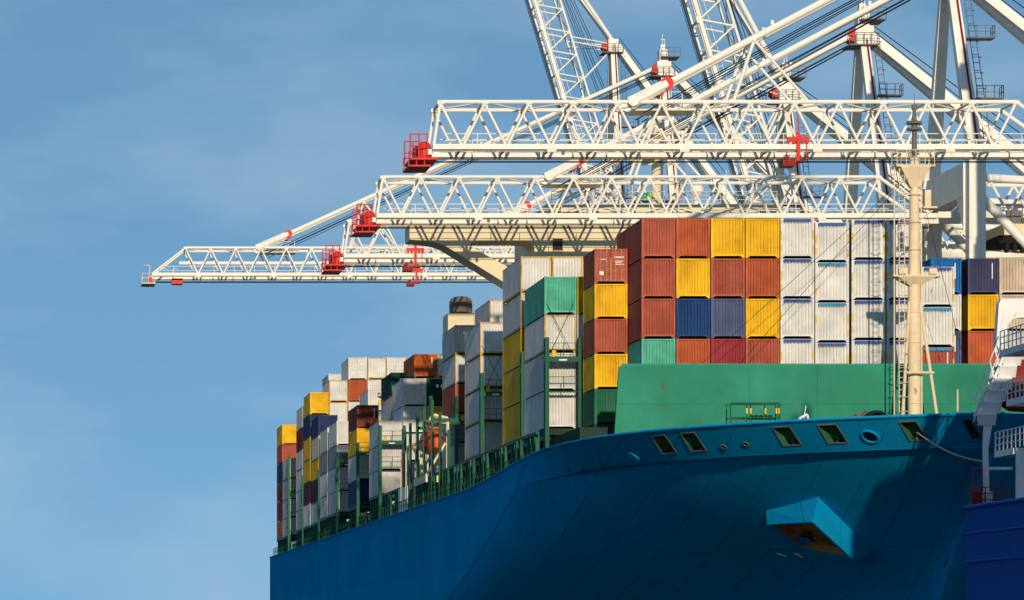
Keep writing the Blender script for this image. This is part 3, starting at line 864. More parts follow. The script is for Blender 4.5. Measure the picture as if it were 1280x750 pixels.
# second and third bay
stack(1, 1, 16.1, ['white', 'grey', 'white+ochre', 'teal'])
stack(1, 2, 16.1, ['grey', 'white', 'white', 'yellow'])
stack(2, 1, 16.14, ['yellow', 'yellow', 'yellow', 'grey+ochre', 'white+ochre'])
stack(2, 2, 16.14, ['yellow', 'yellow', 'grey', 'white', 'white+ochre'])
stack(2, 14, 16.0, ['red', 'red', 'slate blue+line', 'white', 'bright blue+line'], .1)
stack(2, 15, 16.0, ['red', 'red', 'orange red', 'yellow', 'ink blue+line'], .55)
stack(2, 16, 16.0, ['grey', 'grey', 'grey', 'beige', 'beige'], .55)
# before and behind the bridge
stack(4, 1, 16.1, ['white+ochre', 'white+ochre', 'white+ochre', 'white+ochre'])
stack(5, 2, 16.4, ['grey', 'white', 'white', 'white', 'white+ochre'])
stack(7, 2, 16.4, ['grey', 'blue grey', 'red', 'white+ochre', 'white+ochre'])
stack(9, 0, 15.26, ['-2xgrey', '-2xgrey', '-white'])
stack(9, 1, 15.86, ['navy', 'grey', 'white', 'white'])
stack(9, 2, 15.86, ['grey', 'grey', 'yellow', 'dark green+squares'])
stack(10, 1, 16.08, ['-grey', '-grey', '-grey', '-grey+ochre', '-dark green+squares'])
stack(10, 2, 16.84, ['grey', 'grey', 'white', 'white', '-orange+line'])
stack(10, 3, 16.84, ['grey', 'grey', 'white', 'white', '-white+ochre'])
stack(11, 0, 15.05, ['blue', 'grey', 'yellow', '-brown+line'])
stack(12, 1, 16.1, ['-grey', '-grey', '-grey', '-grey', '-white+facelogo'])
stack(13, 0, 15.2, ['-grey', 'white+logo', '-blue grey', 'white'])
stack(14, 0, 15.2, ['-grey', 'white', '-blue grey', 'grey'])
stack(15, 0, 15.0, ['-white+logo', 'purple', '-yellow', 'grey+ochre', '-navy'])
stack(16, 0, 15.0, ['white+logo', 'purple', 'yellow', 'yellow', 'navy', 'yellow'])
stack(16, 1, 16.6, ['grey', 'grey', 'grey', 'grey', 'white+ochre', 'white+ochre'])
stack(16, 2, 16.65, ['grey', 'grey', 'grey', 'grey', 'white', 'orange red', 'white+doors'])
stack(16, 3, 16.65, ['grey', 'grey', 'grey', 'grey', 'white', 'white', 'white+ochre'])
stack(16, 4, 16.65, ['grey', 'grey', 'grey', 'grey', 'white', 'white', 'white+doors'])
stack(17, 0, 15.0, ['-grey', '-white+logo', 'grey', '-grey', 'maroon', 'white'])
stack(18, 2, 16.8, ['grey', 'grey', 'grey', 'grey', 'white', 'white', 'white'])
stack(19, 0, 14.8, ['-white+logo', '-white+logo', 'grey', 'grey+ochre'])
stack(20, 0, 14.85, ['-red', 'maroon', '-maroon', 'navy', '-red', 'yellow'])

# hatch covers and pedestals that carry the stacks
def cover(bay, r0, r1, z, L=12.3, xo=0.0):
    MB().box(X0 + r0 * PITCH - .02 + xo, X0 + (r1 + 1) * PITCH + xo, BY[bay] - .05, BY[bay] + L, z - .5, z - .005).build('hatch_cover', 'deck_dark', ship)
for bay, r0, r1, z in ((0, 3, 7, 16.0), (0, 8, 8, 15.72), (0, 9, 10, 15.9), (0, 11, 11, 15.4), (1, 1, 2, 16.1), (2, 1, 2, 16.14), (2, 14, 16, 16.0), (4, 1, 1, 16.1), (5, 2, 2, 16.4), (7, 2, 2, 16.4),
                       (9, 1, 2, 15.86), (10, 1, 1, 16.08), (10, 2, 3, 16.84), (12, 1, 1, 16.1), (16, 1, 1, 16.6), (16, 2, 4, 16.65), (18, 2, 2, 16.8)):
    cover(bay, r0, r1, z, 12.3, .5 if bay == 2 and r0 == 14 else (.1 if r0 >= 9 else 0))
cover(0.5, 2, 2, 15.96, 6.2)
SUPP = MB().box(-.13, .13, -.16, .16, 0, 1).mesh('support_column', False); SUPP.materials.append(MAT['post_green'])
def column(x, y, z0, z1, name='support_column', parent=None, w=1.0):
    o = bpy.data.objects.new(name, SUPP); COL.objects.link(o); attach(o, parent or ship)
    o.matrix_basis = Matrix.Translation((x, y, z0 + H)) @ Matrix.Diagonal((w, w, z1 - z0, 1)); return o
for bay in (9, 11, 13, 14, 15, 16, 17, 19, 20):
    z = {9: 15.26, 11: 15.05, 13: 15.2, 14: 15.2, 19: 14.8, 20: 14.85}.get(bay, 15.0)
    MB().box(X0 - .02, X0 + 2.5, BY[bay] - .05, BY[bay] + 12.25, z - .32, z - .005).build('support_beam', 'post_green', ship)
    for i in range(5):
        for x in (X0 + .25,):
            column(x, BY[bay] + .3 + i * 2.9, 11.6, z - .325)
for bay in (1, 2, 4):
    MB().box(X0 + 2.45, X0 + 2.75, BY[bay], BY[bay] + 12.2, 15.2, 15.55).build('support_beam', 'post_green', ship)
for y in [293 + 2.45 * i for i in range(52)]:
    if y > 418: break
    column(X0 + (.45 if int(y) % 2 else .2), y, 11.6, 15.0, w=.8 + .3 * (int(y) % 2))
member('longitudinal_beam', (X0 + .35, 292, 15.1), (X0 + .35, 417, 15.1), .12, 'post_green', ship, 4)
# handrail along the deck edge and odd gear in the passage
rb = rails(MB(), [(36.75, 292, 11.6), (36.75, 602, 11.6)], (1.6, 2.1), .03, .04, 2.4); rb.build('deck_rail', 'post_green', ship)
for i in range(60):
    y = random.uniform(300, 590); x = random.uniform(37.2, 38.9); hgt = random.uniform(.8, 2.4)
    b = MB()
    kind = i % 4
    if kind == 0: b.box(x, x + .3, y, y + .35, 11.62, 11.62 + hgt)
    elif kind == 1: b.lathe((x, y, 11.62), [(.15, 0), (.15, hgt * .7), (.3, hgt * .75), (.25, hgt), (.02, hgt + .05)], 8)
    elif kind == 2: b.path([(x, y, 11.62), (x, y, 11.62 + hgt), (x, y + .5, 11.8 + hgt), (x, y + .5, 11.4 + hgt)], .07, 6)
    else: b.tube((x, y, 11.62), (x, y + 1.8, 11.62 + hgt), .06)
    b.build(('locker', 'vent_head', 'pipe', 'lashing_rod')[kind], random.choice(['post_green', 'post_green', 'mast_cream', 'mark_yellow', 'rail_red']), ship)

# lashing bridges
def lashing_bridge(bay, r0, r1, ztop, plats, yo=-1.35):
    y = BY[bay] + yo
    xa, xz = X0 + r0 * PITCH - .04, X0 + r1 * PITCH - .04
    lb = None
    for z in plats[::-1]:
        b = MB().box(xa - .2, xz + .2, y - .5, y + .45, z, z + .1).box(xa - .2, xz + .2, y - .5, y - .40, z - .30, z)
        if lb is None: lb = b.build('lashing_bridge', 'post_green', ship)
        else: MB().box(xa - .2, xz + .2, y - .2, y + .45, z, z + .06).build('platform', 'post_green', lb)
    for r_ in range(r0, r1 + 1):
        x = X0 + r_ * PITCH - .04
        for yy in (y - .45, y + .45): column(x, yy, 11.6, ztop if r_ < r1 or r0 == r1 - 1 else ztop - .5, 'post', lb, 1.15 if yy < y else .9)
    if r1 > r0:
        for k in range(r0, r1):
            xk = X0 + k * PITCH - .04
            member('brace', (xk, y + .45, 12), (xk + PITCH, y + .45, 15.8), .07, 'post_green', lb, 5)
            member('brace', (xk + PITCH, y + .45, 12), (xk, y + .45, 15.8), .07, 'post_green', lb, 5)
            MB().box(xk + .9, xk + 1.5, y - .56, y - .50, plats[-1] - .22, plats[-1] - .1).build('lamp', 'mark_white', lb)
            MB().box(xk + .4, xk + .7, y - .35, y - .1, plats[-1] + .11, plats[-1] + .6).build('twistlock_bin', 'mark_yellow', lb)
    rr = MB()
    for z in plats: rails(rr, [(xa, y - .46, z + .12), (xz, y - .46, z + .12)], (.5, 1.0), .025, .03, 1.25)
    rr.build('guard_rail', 'post_green', lb)
    return lb
lashing_bridge(1, 1, 2, 22.9, (18.8, 21.35))
lashing_bridge(2, 1, 2, 22.9, (18.8, 21.4))
lashing_bridge(4, 1, 3, 23.1, (18.9, 21.4))
lashing_bridge(7, 1, 3, 23.8, (18.9, 21.3))
lashing_bridge(9, 0, 1, 22.4, (18.0, 20.7))
lashing_bridge(11, 0, 1, 22.0, (18.0, 20.9))
lashing_bridge(13, 0, 1, 22.3, (18.0, 21.0))
lashing_bridge(15, 0, 0, 22.0, (18.0, 21.0))
lashing_bridge(17, 0, 1, 22.0, (18.0, 21.0))
lashing_bridge(19, 0, 1, 26.0, (18.0, 21.0))
for y, zt in ((352.5, 18.5), (360, 20.5), (367, 22.0), (374.5, 21.7), (381, 21.6), (388, 21.0), (393.5, 20.5)):
    column(36.95, y, 11.6, zt, 'lashing_post', None, 1.0)
for y in (367, 381): MB().box(36.9, 39.6, y - .1, y + .1, 20.0, 20.3).build('cross_beam', 'post_green', ship)
# lashing rods crossed over the open end of some stacks
for bay, row, z in ((1, 1, 21.4), (4, 1, 21.4)):
    x = X0 + row * PITCH
    y = BY[bay] - .12
    for a, c in ((.15, 2.2), (2.2, .15)): member('lashing_rod', (x + a, y - .6, z), (x + c, y, z + 4.2), .022, 'rope_black', ship, 5)

# lifeboat in its davit
lb_y = 375.0
lbx = 37.9
dv = MB()
dv.box(36.7, 39.6, 370.5, 382.5, 14.6, 15.3)
dav = dv.build('lifeboat_davit', 'mast_cream', ship)
for y in (372, 381):
    MB().path([(38.9, y, 15.3), (38.9, y, 20.6), (37.6, y, 20.9), (37.2, y, 20.4)], .16, 6).build('davit_arm', 'mast_cream', dav)
    MB().tube((36.9, y, 15.3), (38.7, y, 18.3), .12).build('brace', 'mast_cream', dav)
for y in (391, 396):
    MB().path([(36.9, y, 12), (36.9, y, 18.4), (37.2, y, 19.0), (37.9, y, 19.1), (38.3, y, 18.5), (38.3, y, 15)], .16, 6).build('gooseneck_vent', 'mast_cream', ship)
MB().box(36.8, 39.3, 389.5, 399, 11.65, 15.0).build('deck_house_block', 'tug_white', ship)
life = MB()
secs = []
for i in range(13):
    t_ = i / 12; s_ = math.sin(math.pi * min(1, max(0, t_))) ** .45 if 0 < t_ < 1 else .12
    secs.append((372.2 + 8.6 * t_, s_))
ring = [(0, -1.15), (.75, -1.0), (1.15, -.35), (1.2, .15), (1.0, .75), (.55, 1.2), (0, 1.3), (-.55, 1.2), (-1.0, .75), (-1.2, .15), (-1.15, -.35), (-.75, -1.0)]
vs = [(lbx + a * s_, y, 18.55 + c * (.55 + .45 * s_)) for y, s_ in secs for a, c in ring]
n = 12
life.add(vs, [(k * n + i, k * n + (i + 1) % n, (k + 1) * n + (i + 1) % n, (k + 1) * n + i) for k in range(12) for i in range(n)] + [tuple(range(n)), tuple(range(12 * n, 13 * n))])
lo = thing('lifeboat', (lbx, 376.5, 17.2), 'orange enclosed lifeboat hanging in cream davit below the bridge', 'lifeboat')
hl = life.build('hull', 'lifeboat_orange', lo, True)
MB().box(lbx - .5, lbx + .5, 374, 375.6, 19.75, 20.3).build('cockpit', 'lifeboat_orange', lo)
MB().box(lbx - .4, lbx + .4, 373.97, 374.0, 19.9, 20.2).build('window', 'glass_hole_dark', lo)
MB().tube((lbx - 1.2, 372.8, 18.6), (lbx - 1.2, 380.5, 18.6), .06).build('grab_line', 'mark_black', lo)
# ------------------------------------------------------------------ quay cranes
CG = 'ship to shore cranes along the quay'
def crane(label, Yc, Zb, Xtip, Xjoint, Xap, Zap, raised=None, legx=82.5, hx=80.5, near=True, trolley=None, tip=True, endslope=0.6, S=1.0, band=False):
    c = thing('quay_crane', (legx, Yc, -1.5), label, 'crane', CG)
    W2 = 2.5 * S; HT = 3.65 * S
    if raised is None: Sx, Nx = Vector((-1, 0, 0)), Vector((0, 0, 1))
    else:
        a = R(raised); Sx, Nx = Vector((-math.cos(a), 0, math.sin(a))), Vector((math.sin(a), 0, math.cos(a)))
    O = Vector((hx, Yc, Zb))
    P = lambda s, y, h: O + Sx * s + Nx * h + Vector((0, y, 0))
    Lb = hx - Xtip
    g = MB()
    # the two lower box girders with their rails
    for y in (-W2, W2):
        q0, q1 = P(0, y, 0.2), P(Lb, y, 0.2)
        d = .2
        vs = []
        for q_ in (q0, q1):
            for dy, dh_ in ((-.22, -d), (.22, -d), (.22, d), (-.22, d)): vs.append(q_ + Nx * dh_ + Vector((0, dy, 0)))
        g.add(vs, [(0, 1, 2, 3), (4, 7, 6, 5), (0, 4, 5, 1), (1, 5, 6, 2), (2, 6, 7, 3), (3, 7, 4, 0)])
    boom = g.build('boom', 'crane_white', c)
    for y in (-W2, W2):
        member('rail', P(0, y + .18, -.06), P(Lb, y + .18, -.06), .05, 'crane_rail', boom, 4)
    top0, top1 = 5.2, Lb - endslope
    npan = round((top1 - top0) / (3.3 * S)); pan = (top1 - top0) / npan
    for y in (-W2 * .96, W2 * .96):
        member('top_chord', P(top0, y, HT), P(top1, y, HT), .155, 'crane_white', boom, 8)
        member('end_post', P(top0, y, HT), P(.6, y, .4), .16, 'crane_white', boom, 8)
        member('end_post', P(top1, y, HT), P(Lb - .1, y, .4), .12, 'crane_white', boom, 8)
        for i in range(npan):
            s0 = top0 + i * pan
            member('brace', P(s0, y, HT - .1), P(s0 + pan * .47, y, .4), .105, 'crane_white', boom, 6)
            member('brace', P(s0 + pan, y, HT - .1), P(s0 + pan * .53, y, .4), .105, 'crane_white', boom, 6)
    for i in range(npan + 1):
        s0 = top0 + i * pan
        member('cross_tie', P(s0, -W2 * .96, HT), P(s0, W2 * .96, HT), .11, 'crane_white', boom, 6)
        if i < npan:
            member('cross_tie', P(s0, -W2 * .96 * (-1) ** i, HT), P(s0 + pan, W2 * .96 * (-1) ** i, HT), .08, 'crane_white', boom, 6)
            member('cross_tie', P(s0 + pan / 2, -W2, .2), P(s0 + pan / 2, W2, .2), .1, 'crane_white', boom, 4)
    for y in (-W2 * .96, W2 * .96):
        for i in range(npan + 1):
            s0 = top0 + i * pan
            member('gusset', P(s0 - .26, y, HT - .06), P(s0 + .26, y, HT - .06), .20, 'crane_white', boom, 6)
    if raised is None:
        for i in range(2, npan, 4):
            s0 = top0 + i * pan
            member('boom_lamp', P(s0 + .8, -W2 - .05, -.05), P(s0 + .8, -W2 - .05, -.4), .13, 'crane_grey', boom, 8)
    rl = MB()
    for y, hh_ in ((-W2 * .72, (.75, 1.3)), (W2 * .72, (.75, 1.3))):
        for h_ in hh_:
            rl.tube(P(2, y, h_), P(Lb - 1, y, h_), .035 * max(1, S), None, 5)
        k = int((Lb - 3) / 2.6)
        for i in range(k + 1): rl.tube(P(2 + i * 2.6, y, .1), P(2 + i * 2.6, y, 1.3), .035, None, 5)
    rl.build('handrail', 'crane_white', boom)
    wk = MB()
    vs = [P(2, -W2 * .75, .12), P(Lb - 1, -W2 * .75, .12), P(Lb - 1, -W2 * .4, .12), P(2, -W2 * .4, .12), P(2, -W2 * .75, .2), P(Lb - 1, -W2 * .75, .2), P(Lb - 1, -W2 * .4, .2), P(2, -W2 * .4, .2)]
    wk.add(vs, [(0, 3, 2, 1), (4, 5, 6, 7), (0, 1, 5, 4), (1, 2, 6, 5), (2, 3, 7, 6), (3, 0, 4, 7)]).build('walkway', 'crane_grey', boom)
    if band:
        member('service_pipe', P(3, -W2 * .5, 1.75), P(Lb - 3.5, -W2 * .5, 1.75), .24, 'mark_white', boom, 8)
    for y in (-.9, .4, 1.1): member('trolley_rope', P(0, y, -.55), P(Lb - .5, y, -.55), .035, 'rope_black', boom, 5)
    # fittings along the underside
    for i in range(npan):
        s0 = top0 + (i + .5) * pan
        if i % 3 == 1: MB().add([P(s0 - .35, -W2 - .26, .0), P(s0 + .35, -W2 - .26, .0), P(s0 + .35, -W2 - .26, -.22), P(s0 - .35, -W2 - .26, -.22), P(s0 - .35, -W2 - .1, .0), P(s0 + .35, -W2 - .1, .0), P(s0 + .35, -W2 - .1, -.22), P(s0 - .35, -W2 - .1, -.22)],
                     [(0, 1, 2, 3), (4, 7, 6, 5), (0, 4, 5, 1), (1, 5, 6, 2), (2, 6, 7, 3), (3, 7, 4, 0)]).build('rail_bracket', 'crane_rail', boom)
    # machinery platform hanging at the tip
    if tip == 'red':
        x0 = Xtip - 1.7
        b = MB().box(x0, x0 + 2.1, Yc - 2.4, Yc + 2.4, Zb - .75, Zb - .6).box(x0 - .15, x0 + 1.6, Yc - 2.2, Yc + 2.2, Zb - 1.25, Zb - 1.12)
        tc_ = b.build('tip_platform', 'crane_red', c)
        r_ = MB()
        for z0_ in (Zb - .6,):
            for (xa, xb) in ((x0, x0 + 1.3),):
                for y in (Yc - 2.35, Yc + 2.35):
                    for h_ in (.9, 1.8): r_.tube((xa, y, z0_ + h_), (xb, y, z0_ + h_), .05, None, 5)
                    for x in (xa, xa + .65, xb): r_.tube((x, y, z0_), (x, y, z0_ + 1.85), .06, None, 5)
        for y in (Yc - 2.15, Yc + 2.15):
            for x in (x0 - .1, x0 + .5, x0 + 1.1): r_.tube((x, y, Zb - 1.2), (x, y, Zb - .1 if x < x0 else Zb - .7), .05, None, 5)
            r_.tube((x0 - .1, y, Zb - .1), (x0 + .4, y, Zb - .1), .05, None, 5)
        r_.build('cage', 'crane_red', tc_)
        MB().lathe((x0 + 1.2, Yc - 1.2, Zb - .6), [(.5, 0), (.52, .7), (.42, 1.2), (.2, 1.35)], 10).box(x0 + .6, x0 + 1.8, Yc - .5, Yc + 2, Zb - .6, Zb + .55).build('sheave_housing', 'crane_red', tc_)
        MB().box(x0 + 1.25, x0 + 1.75, Yc - 1.85, Yc - 1.72, Zb - .3, Zb + .1).build('cover_plate', 'mark_white', tc_)
    elif tip == 'white':
        x0 = Xtip - 1.3
        b = MB().box(x0, x0 + 1.7, Yc - 2.4, Yc + 2.4, Zb - 1.0, Zb - .85)
        tc_ = b.build('tip_platform', 'mast_cream', c)
        rails(MB(), [(x0, Yc - 2.35, Zb - .85), (x0 + 1.6, Yc - 2.35, Zb - .85)], (.6, 1.2), .05, .05, .8).path([(x0 + 1.0, Yc - 2, Zb - .8), (x0 + 1.0, Yc - 2, Zb + 1.4), (x0 + .2, Yc - 2, Zb + 1.4)], .05, 6).build('cage', 'mast_cream', tc_)
        MB().box(x0 + .7, x0 + 1.3, Yc - 2.2, Yc - 1.4, Zb - .85, Zb - .1).build('motor', 'crane_red', tc_)
        MB().box(Xtip + 2.6, Xtip + 4.0, Yc - 1, Yc + 1, Zb - .9, Zb - .2).build('buffer', 'crane_red', c)
    # forestay joint, stays, ropes
    apex = Vector((Xap, Yc, Zap))
    sj = hx - Xjoint
    for y in (-W2 * .9, W2 * .9):
        jp = P(sj, y, HT)
        ap = apex + Vector((0, y * .35, 0))
        if raised is None:
            member('forestay', jp + (ap - jp) * .07, ap, .27 * max(1, S * .9), 'crane_white', c, 10)
            d = (ap - jp).normalized()
            lk = MB().tube(jp - d * .2, jp + (ap - jp) * .075, .50, .44, 8).tube(jp + d * .1 + Vector((0, -.5, 0)), jp + d * .1 + Vector((0, .5, 0)), .40, None, 12)
            lo_ = lk.build('stay_link', 'crane_white', c, True)
            rp = jp + (ap - jp) * .075
            MB().tube(rp + Vector((0, -.3, 0)), rp + Vector((0, .3, 0)), .5, None, 14).build('pin_cover', 'crane_red', lo_)
            off = Vector((0, 0, -.75))
            member('hoist_rope', jp + off + Vector((1.0, .4, 0)), ap + off + Vector((0, .2, 0)), .045, 'rope_black', c, 5)
            member('hoist_rope', jp + off * 1.5 + Vector((1.6, .7, .3)), ap + off * 1.4, .04, 'rope_black', c, 5)
            for t_ in (.3, .55, .8):
                q_ = jp.lerp(ap, t_); MB().box(q_.x - .12, q_.x + .12, q_.y - .12, q_.y + .12, q_.z + .28, q_.z + .62).build('stay_bracket', 'crane_white', c)
        else:
            up_ = Vector((ap.x, ap.y, 0))
            def on_boom(z): return P((z - Zb) / math.sin(R(raised)), y, 0) if z > Zb else P(0, y, 0)
            member('forestay', ap, on_boom(min(Zap + 14, Zb + (Lb - 2) * math.sin(R(raised)))) + Nx * HT, .27, 'crane_white', c, 8)
            member('boom_latch', ap + Vector((0, 0, -.4)), on_boom(Zap - .6) + Nx * HT, .10, 'crane_white', c, 6)
            member('boom_latch', ap + Vector((0, 0, -1.1)), on_boom(Zap - 1.3) + Nx * HT, .08, 'crane_white', c, 6)
            member('boom_latch', ap + Vector((0, 0, -.9)), on_boom(Zap - 6.5) + Nx * HT, .13, 'crane_white', c, 6)
            for k in range(3): member('hoist_rope', ap + Vector((-1.5 + .5 * k, 0, -3 - 4 * k)), P(Lb * .92, y * .4 + .4 * k, HT + .4), .045, 'rope_black', c, 5)
    if raised is None:
        # strut frame that carries the slack stay, and service platform by the joint
        b = MB().box(Xjoint + .2, Xjoint + 5.0, Yc - 1.6, Yc + 1.6, Zb + HT - .55, Zb + HT - .42)
        pf = b.build('service_platform', 'crane_rail', c)
        rails(MB(), [(Xjoint + 1.5, Yc - 1.55, Zb + HT - .42), (Xjoint + 4.8, Yc - 1.55, Zb + HT - .42)], (.7, 1.3), .03, .035, .9).build('guard_rail', 'crane_white', pf)
        sx = Xjoint + (Xap - Xjoint) * .26
        zt_ = Zb + HT + (Zap - Zb - HT) * .26
        for y in (-W2 * .9, W2 * .9):
            member('stay_strut', (sx, Yc + y, zt_ - .2), (sx - 1.6, Yc + y, Zb + HT), .14, 'crane_white', c, 6)
            member('stay_strut', (sx, Yc + y, zt_ - .2), (sx + 4.2, Yc + y, Zb + HT), .11, 'crane_white', c, 6)
        member('stay_strut', (sx, Yc - W2, zt_ - .2), (sx, Yc + W2, zt_ - .2), .12, 'crane_white', c, 6)
    # legs, portal, upper frame
    LY = 8.0 * min(1.25, S * 1.05)
    zl = Zb + 4.6
    for y in (-LY, LY):
        MB().box(legx - .72, legx + .72, Yc + y - .75, Yc + y + .75, -1.5, zl).build('leg', 'crane_white', c)
        MB().box(legx + 28, legx + 29.4, Yc + y - .75, Yc + y + .75, -1.5, zl).build('leg', 'crane_white', c)
        MB().box(legx + .73, legx + 27.99, Yc + y - .6, Yc + y + .6, Zb - 21, Zb - 19.3).build('sill_beam', 'crane_white', c)
        member('leg_brace', (legx + .3, Yc + y, zl - 3.2), (legx + 15, Yc + y, Zb - 14), .42, 'crane_white', c, 12)
        member('tie_beam', (legx + .7, Yc + y, zl - 1.7), (legx + 28, Yc + y, zl - 3.4), .36, 'crane_white', c, 12)
        # A-frame leg up to the apex
        al = MB()
        p0, p1 = Vector((legx, Yc + y, zl)), apex + Vector((0, .07 * y, -.3))
        for (rw, pa, pb) in ((.5, p0, p1),):
            vs = [pa + Vector((sx_ * .62, sy_ * .6, 0)) for sx_, sy_ in ((-1, -1), (1, -1), (1, 1), (-1, 1))] + [pb + Vector((sx_ * .42, sy_ * .4, 0)) for sx_, sy_ in ((-1, -1), (1, -1), (1, 1), (-1, 1))]
            al.add(vs, [(0, 3, 2, 1), (4, 5, 6, 7), (0, 1, 5, 4), (1, 2, 6, 5), (2, 3, 7, 6), (3, 0, 4, 7)])
        af = al.build('a_frame_leg', 'crane_white', c)
        if y < 0:
            member('cable_duct', p0 + Vector((.2, -.7, 0)), p1 + Vector((.2, -.5, 0)), .09, 'crane_dark_red', af, 6)
            ld = MB(); q0, q1 = p0 + Vector((1.2, -.2, 0)), p1 + Vector((1.2, -.2, 0))
            for off in (-.28, .28): ld.tube(q0 + Vector((off, 0, 0)), q1 + Vector((off, 0, 0)), .04, None, 5)
            nr = int((q1 - q0).length / .8)
            for i in range(nr): q_ = q0.lerp(q1, i / nr); ld.tube(q_ + Vector((-.28, 0, 0)), q_ + Vector((.28, 0, 0)), .03, None, 4)
            for i in range(nr // 2):
                q_ = q0.lerp(q1, (i + .3) * 2 / nr); ld.path([q_ + Vector((-.28, 0, 0)), q_ + Vector((-.35, -.6, 0)), q_ + Vector((.35, -.6, 0)), q_ + Vector((.28, 0, 0))], .025, 4)
            ld.build('ladder', 'crane_grey', af)
            for t_ in (.3, .62):
                q_ = q0.lerp(q1, t_)
                b = MB().box(q_.x - .7, q_.x + 1.7, q_.y - 1.1, q_.y + .5, q_.z, q_.z + .12)
                rails(b, [(q_.x - .7, q_.y - 1.05, q_.z), (q_.x + 1.65, q_.y - 1.05, q_.z), (q_.x + 1.65, q_.y + .45, q_.z)], (.6, 1.15), .035, .04, .8)
                b.build('landing', 'crane_grey', af)
        # backstay
        member('backstay', apex + Vector((.6, y * .1, -.6)), (legx + 25.5, Yc + y * .34, Zb + 1.0), .42, 'crane_white', c, 4)
        member('back_rope', apex + Vector((.8, y * .1, .5)), (legx + 27, Yc + y * .3, Zb + 3.0), .05, 'rope_black', c, 5)
    # portal cross beams along the quay, seen end on, with haunches
    b = MB().box(legx - .9, legx + .5, Yc - LY + .76, Yc + LY - .76, zl - 3.2, zl - .3)
    for s_ in (-1, 1):
        y_ = Yc + s_ * (LY - .77)
        b.add([(legx - .88, y_, zl - 6.2), (legx + .48, y_, zl - 6.2), (legx + .48, y_, zl - 3.21), (legx - .88, y_, zl - 3.21), (legx - .88, y_ - s_ * 2.6, zl - 3.21), (legx + .48, y_ - s_ * 2.6, zl - 3.21)],
              [(0, 1, 2, 3), (0, 4, 5, 1), (3, 2, 5, 4), (0, 3, 4), (1, 5, 2)])
    b.build('portal_beam', 'crane_white', c)
    # landside girder
    gb = MB()
    for y in (-W2, W2): gb.box(hx + .02, legx + 31, Yc + y - .22, Yc + y + .22, Zb, Zb + .54)
    bgd = gb.build('back_girder', 'crane_rail', c)
    for y in (-W2, W2):
        member('top_chord', (legx + 2.6, Yc + y, Zb + HT - .2), (legx + 30, Yc + y, Zb + HT - .2), .19, 'crane_white', bgd, 8)
        for i in range(8):
            xa = legx + 2.6 + i * 3.4
            member('brace', (xa, Yc + y, Zb + HT - .2), (xa + 1.6, Yc + y, Zb + .5), .13, 'crane_white', bgd, 6)
            member('brace', (xa + 3.4, Yc + y, Zb + HT - .2), (xa + 1.8, Yc + y, Zb + .5), .13, 'crane_white', bgd, 6)
        member('brace', (legx + 2.6, Yc + y, Zb + HT - .2), (legx - .5, Yc + y, Zb + .5), .16, 'crane_white', bgd, 6)
    mh = MB().box(legx + 14, legx + 26, Yc - 3.6, Yc + 3.6, Zb + .6, Zb + 5.2); mh.build('machine_house', 'crane_white', c)
    if Zb > 40 or raised is not None:
        lx, ly0, z0_, z1_ = legx - 5.2, Yc - LY - 1.0, 12.0, Zb + 9.0
        b = MB()
        for xx in (lx, lx + 2.4):
            for yy in (ly0, ly0 + 2.2): b.box(xx - .12, xx + .12, yy - .12, yy + .12, z0_, z1_)
        ls = b.build('lift_shaft', 'crane_white', c)
        k = 0; z = z0_
        while z < z1_ - 2:
            for yy in (ly0, ly0 + 2.2):
                member('brace', (lx if k % 2 else lx + 2.4, yy, z), (lx + 2.4 if k % 2 else lx, yy, z + 2.6), .06, 'crane_white', ls, 5)
                member('ring_beam', (lx, yy, z), (lx + 2.4, yy, z), .07, 'crane_white', ls, 4)
            z += 2.6; k += 1
        MB().box(lx - .3, lx + 5.0, ly0 - .3, ly0 + 2.4, z1_ - .1, z1_ + .05).build('landing', 'crane_grey', ls)
    # apex head with sheaves, landings and red light
    hd = MB().box(Xap - .7, Xap + .7, Yc - 1.2, Yc + 1.2, Zap - 1.4, Zap + .3) if Zap > 80 else MB().box(Xap - .9, Xap + .9, Yc - 1.5, Yc + 1.5, Zap - 1.5, Zap + .3).box(Xap - .5, Xap + .6, Yc - .9, Yc + .9, Zap + .3, Zap + 1.9).box(Xap - .3, Xap + .3, Yc - .4, Yc + .4, Zap + 1.9, Zap + 2.6)
    head = hd.build('apex_head', 'crane_white', c)
    for zz, x0, x1 in ((Zap - 1.6, Xap - 1.6, Xap + 1.3), (Zap + .9, Xap - .4, Xap + 2.0))[:1 if Zap > 80 else 2]:
        b = MB().box(x0, x1, Yc - 2.1, Yc + 1.6, zz - .12, zz)
        rails(b, [(x0, Yc - 2.05, zz), (x1, Yc - 2.05, zz)], (.55, 1.1), .035, .04, .8); b.build('landing', 'crane_grey', head)
    for dy in (-.9, .9): MB().tube((Xap - .95, Yc + dy - .2, Zap - .6), (Xap - .95, Yc + dy + .2, Zap - .6), .62, None, 14).build('sheave', 'crane_red', head)
    if Zap < 80: MB().tube((Xap, Yc, Zap + 2.6), (Xap, Yc, Zap + 4.0), .05).tube((Xap + .3, Yc, Zap + 2.6), (Xap + .3, Yc, Zap + 3.4), .04).tube((Xap - .25, Yc, Zap + 3.3), (Xap + .25, Yc, Zap + 3.3), .04).build('light_pole', 'crane_white', head)
